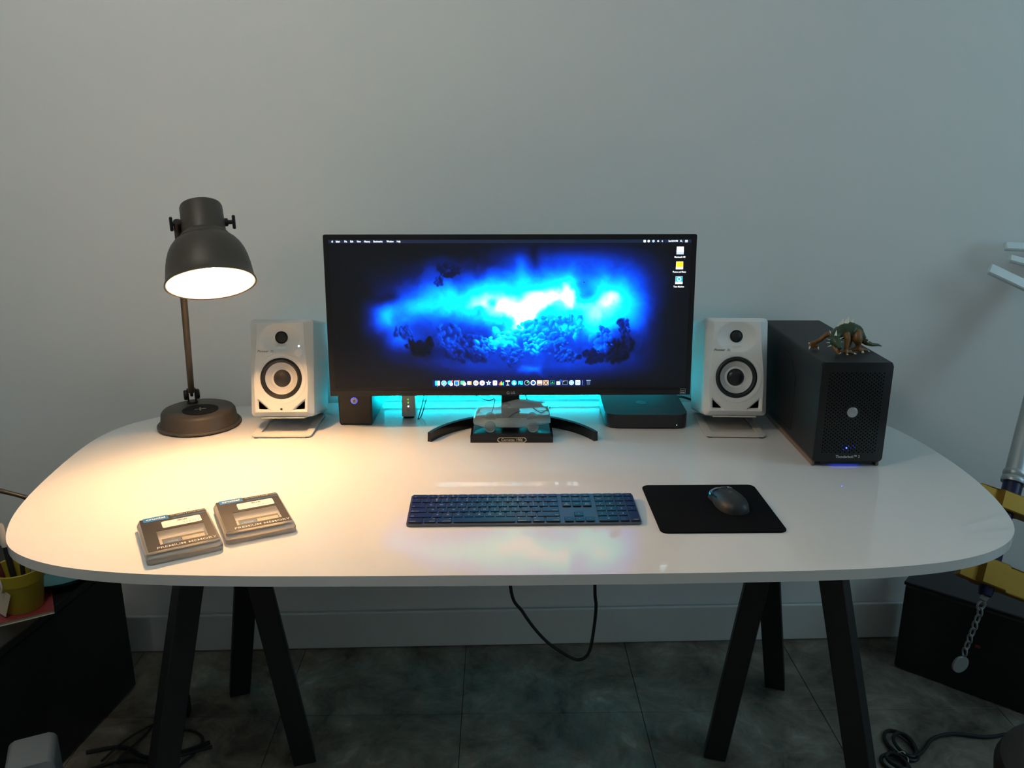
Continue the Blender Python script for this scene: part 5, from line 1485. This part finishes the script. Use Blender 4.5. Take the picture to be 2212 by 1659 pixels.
gpath = catmull([(0.0, 0, 0.015), (0.025, -0.01, 0.30), (0.026, -0.06, 0.46), (0.004, -0.115, 0.535), (-0.05, -0.13, 0.566), (-0.11, -0.13, 0.578), (-0.20, -0.13, 0.58), (-0.32, -0.14, 0.55)], 20)
mesh_obj('flexible_neck', tube(gpath, lambda t_: 0.0062 + 0.0008 * sin(t_ * 900), 10, 0), M['brass'], gn, smooth=True)

sv = thing('floor_speaker', 'silver grey speaker with a round driver on the floor by the cabinet', 'speaker', (-0.835, 1.235, 0), (0, 0, 0.42))
mesh_obj('body', prism([(x, z) for x, z in rrect(0.080, 0.330, 0.012, 5, 0, 0.165)], -0.085, 0.0, 0.003, 2), M['silver_dev'], sv, rot=FRONT, smooth=True)
mesh_obj('driver_ring', torus(0.024, 0.0045, 28, 8), M['rubber'], sv, loc=(0.004, -0.001, 0.280), rot=FRONT, smooth=True)
mesh_obj('driver_cone', lathe([(0.021, 0.0004), (0.012, 0.0002), (0.006, 0.003), (0, 0.004)], 24), M['silver_dev'], sv, loc=(0.004, -0.0005, 0.280), rot=FRONT, smooth=True)
pw = thing('power_brick', 'black power block with a small green light by the cabinet', 'power adapter', (-0.995, 1.305, 0), (0, 0, 0.3))
mesh_obj('body', box(0, 0, 0.115, 0.05, 0.09, 0.23, 0.006, 2), M['black_matte'], pw)
mesh_obj('status_light', box(0.012, -0.0455, 0.205, 0.004, 0.001, 0.008), M['green_led2'], pw, rot=(0, 0.5, 0))

# floor cords at the left
FG = 'black cords on the floor at the left'
cord('power_cable', [(-0.98, 1.66, 0.005), (-0.90, 1.675, 0.006), (-0.83, 1.640, 0.006), (-0.76, 1.655, 0.005), (-0.70, 1.69, 0.005)], 0.0048, M['cable'], 'thick black cord running from the cabinet to the front leg', group=FG)
cord('power_cable', [(-0.955, 1.60, 0.0045), (-0.88, 1.63, 0.005), (-0.80, 1.615, 0.0135), (-0.74, 1.64, 0.0135), (-0.69, 1.675, 0.0045)], 0.0042, M['cable'], 'black cord crossing below the thick cord at the left', group=FG)
cord('power_cable', [(-0.925, 1.62, 0.0132), (-0.900, 1.69, 0.0132), (-0.868, 1.752, 0.004), (-0.862, 1.750, 0.0035), (-0.872, 1.70, 0.0045), (-0.883, 1.64, 0.0152), (-0.905, 1.585, 0.004)], 0.0026, M['cable'], 'thin black cord making a narrow hairpin on the floor', group=FG)
cord('power_cable', [(-0.800, 1.700, 0.004), (-0.790, 1.668, 0.0165), (-0.780, 1.625, 0.0215), (-0.800, 1.59, 0.004), (-0.84, 1.575, 0.004)], 0.0028, M['cable'], 'thin black cord curling between the thick cords', group=FG)
pg = thing('plug_adapter', 'black plug block on the floor behind the front leg', 'plug', (-0.800, 1.800, 0), (0, 0, 0.2))
mesh_obj('body', box(0, 0, 0.024, 0.030, 0.034, 0.047, 0.004, 2), M['black_matte'], pg)
mesh_obj('strain_relief', tube([(0, -0.017, 0.012), (-0.004, -0.034, 0.008)], 0.005, 8, 0), M['black_matte'], pg)
cord('power_cable', [(-0.804, 1.764, 0.008), (-0.800, 1.735, 0.004), (-0.760, 1.735, 0.004), (-0.722, 1.705, 0.004), (-0.722, 1.660, 0.004), (-0.742, 1.620, 0.004), (-0.752, 1.590, 0.004)], 0.0030, M['cable'], 'black cord looping from the plug block to the front', group=FG)

# ------------------------------------------------------------------ right side: black box, giant key prop, cords, stool
rb = thing('storage_box', 'black glossy box on the floor against the wall at the right', 'box', (1.086, 1.970, 0), (0, 0, -0.72))
mesh_obj('body', box(0.30, 0.075, 0.128, 0.60, 0.15, 0.252, 0.006, 2), M['box_black'], rb)
mesh_obj('lid', box(0.30, 0.075, 0.259, 0.606, 0.156, 0.011, 0.003, 2), M['box_black'], rb)
mesh_obj('front_sticker', box(0.190, -0.0006, 0.145, 0.012, 0.0008, 0.008), M['red_book'], rb)

PR0 = Vector((1.103, 1.660, DZ - 0.300)); PR1 = Vector((1.447, 2.076, DZ + 0.420))     # grip end and tip of the key's shaft
kp = thing('giant_key_prop', 'giant toy key with a silver shaft and gold guard leaning on the wall', 'toy key', PR0)
kd = (PR1 - PR0); KL = kd.length; kd.normalize()
kx = Vector((1, 0, 0)); kx = (kx - kd * kx.dot(kd)).normalized(); ky = kd.cross(kx)
KM = Matrix((kx, ky, kd)).transposed().to_4x4()
def kpart(name, data, m, smooth=True):
    o = mesh_obj(name, data, M[m], kp, smooth=smooth); o.matrix_local = KM; return o
kpart('grip', lathe([(0, -0.03), (0.014, -0.03), (0.016, -0.02), (0.016, 0.21), (0, 0.21)], 24), 'key_navy')
kpart('neck', lathe([(0, 0.19), (0.021, 0.19), (0.021, 0.255), (0, 0.255)], 28), 'key_navy')
kpart('collar', lathe([(0, 0.242), (0.0265, 0.242), (0.0275, 0.247), (0.0265, 0.254), (0.0245, 0.256), (0.0265, 0.260), (0.0270, 0.266), (0.0250, 0.272), (0, 0.272)], 32), 'key_silver')
kpart('shaft', lathe([(0, 0.270), (0.0235, 0.270), (0.0235, KL - 0.01), (0.021, KL), (0, KL)], 32), 'key_silver')
def hull_band(z0, z1, w0, w1):
    pts_ = [(-w0, -0.012), (-0.034, -0.012), (-0.026, -0.028), (0.026, -0.028), (0.034, -0.012), (w1, -0.012), (w1, 0.012), (0.034, 0.012), (0.026, 0.028), (-0.026, 0.028), (-0.034, 0.012), (-w0, 0.012)]
    return prism(pts_, z0, z1, 0.0025, 1)
kpart('guard', hull_band(0.168, 0.212, 0.075, 0.14), 'key_gold', False)
kpart('guard', hull_band(-0.010, 0.050, 0.070, 0.14), 'key_gold', False)
kpart('guard_side', box(0.148, 0, 0.100, 0.022, 0.024, 0.226, 0.004, 1), 'key_gold', False)
# plain notched bit near the tip
for (z_, L_, h_, sl) in ((0.865, 0.150, 0.022, -0.34), (0.800, 0.125, 0.020, -0.10), (0.725, 0.165, 0.028, 0.10)):
    bb_ = box(-0.022 - L_ / 2, -0.004, 0, L_, 0.014, h_, 0.003, 1)
    bmesh.ops.rotate(bb_, verts=bb_.verts, cent=(-0.022, 0, 0), matrix=Matrix.Rotation(sl, 3, 'Y'))
    bmesh.ops.translate(bb_, verts=bb_.verts, vec=(0, 0, z_))
    kpart('tooth', bb_, 'key_white', False)
# chain and plain disc hanging from the grip end
ch0 = Vector((0, 0, 0)) + kd * -0.03
mesh_obj('clasp', box(0, 0, 0, 0.020, 0.008, 0.014, 0.003, 1), M['chain'], kp, loc=ch0 + Vector((-0.002, -0.002, -0.006)), rot=(0, 0.5, 0))
zc_ = -0.026
mesh_obj('chain_link', torus(0.011, 0.0026, 20, 8), M['chain'], kp, loc=ch0 + Vector((-0.004, 0, zc_)), rot=(pi / 2, 0, 0.3), smooth=True)
lk = bpy.data.meshes.new('chain_link'); lb_ = torus(0.0075, 0.0021, 20, 8, 0.85, 1.45); lb_.to_mesh(lk); lb_.free(); lk.materials.append(M['chain']); set_smooth(lk)
zz = zc_ - 0.0175
for i in range(7):
    o = bpy.data.objects.new('chain_link', lk); COL.objects.link(o); o.parent = kp
    o.location = ch0 + Vector((-0.004 - 0.0032 * i, 0, zz - 0.0172 * i)); o.rotation_euler = (pi / 2, 0.16 * 0, 0.25 + (pi / 2 if i % 2 == 0 else 0))
o = mesh_obj('pendant', prism(circle(0.021, 32), -0.003, 0.003, 0.001, 1), M['chain'], kp, loc=ch0 + Vector((-0.030, -0.002, zz - 0.0172 * 7 - 0.014)), rot=(pi / 2, 0, 0.2))

cd = thing('cord_bundle', 'coiled black cord tied with a white twist on the floor', 'cable', (0.945, 1.640, 0.0))
for k, (sx, sy, rz_, dx, dy, dz) in enumerate(((0.030, 0.052, 0.1, 0.012, 0.012, 0.0044), (0.022, 0.040, -0.1, 0.016, 0.004, 0.0130), (0.026, 0.034, 0.5, -0.030, -0.052, 0.0044), (0.018, 0.026, 0.3, -0.028, -0.050, 0.0130))):
    mesh_obj('coil', tube([(sx * cos(2 * pi * i / 24), sy * sin(2 * pi * i / 24), 0.0015 * sin(4 * pi * i / 24)) for i in range(24)], 0.0042, 8, 0, closed=True), M['cable'], cd, loc=(dx, dy, dz + 0.0015), rot=(0, 0, rz_), smooth=True)
mesh_obj('lead', tube([(0.006, -0.036, 0.006), (0.050, -0.012, 0.0048), (0.100, 0.034, 0.0048), (0.160, 0.050, 0.0048), (0.235, 0.038, 0.0048), (0.32, 0.052, 0.0048), (0.42, 0.050, 0.0048)], 0.0044, 8, 8), M['cable'], cd, smooth=True)
mesh_obj('twist_tie', tube([(-0.012, -0.020, 0.010), (-0.004, -0.028, 0.021), (0.004, -0.036, 0.012), (0.000, -0.050, 0.010)], 0.0014, 6, 6), M['twist'], cd, smooth=True)
cord('power_cable', [(1.330, 1.668, 0.0040), (1.270, 1.640, 0.0040), (1.200, 1.595, 0.0040), (1.178, 1.550, 0.0040), (1.172, 1.50, 0.004)], 0.0036, M['cable'], 'black cord running under the brown stool at the right')
stl = thing('stool', 'round brown padded stool at the bottom right corner', 'stool', (1.065, 1.20, 0))
mesh_obj('seat', lathe([(0, 0.250), (0.150, 0.250), (0.163, 0.262), (0.166, 0.285), (0.158, 0.305), (0.130, 0.314), (0, 0.318)], 48), M['stool'], stl, smooth=True)
for k in range(4):
    a = pi / 4 + k * pi / 2
    mesh_obj('leg', cone_bm((0.125 * cos(a), 0.125 * sin(a), 0.0), (0.105 * cos(a), 0.105 * sin(a), 0.251), 0.013, 12, 0.016), M['leg'], stl)
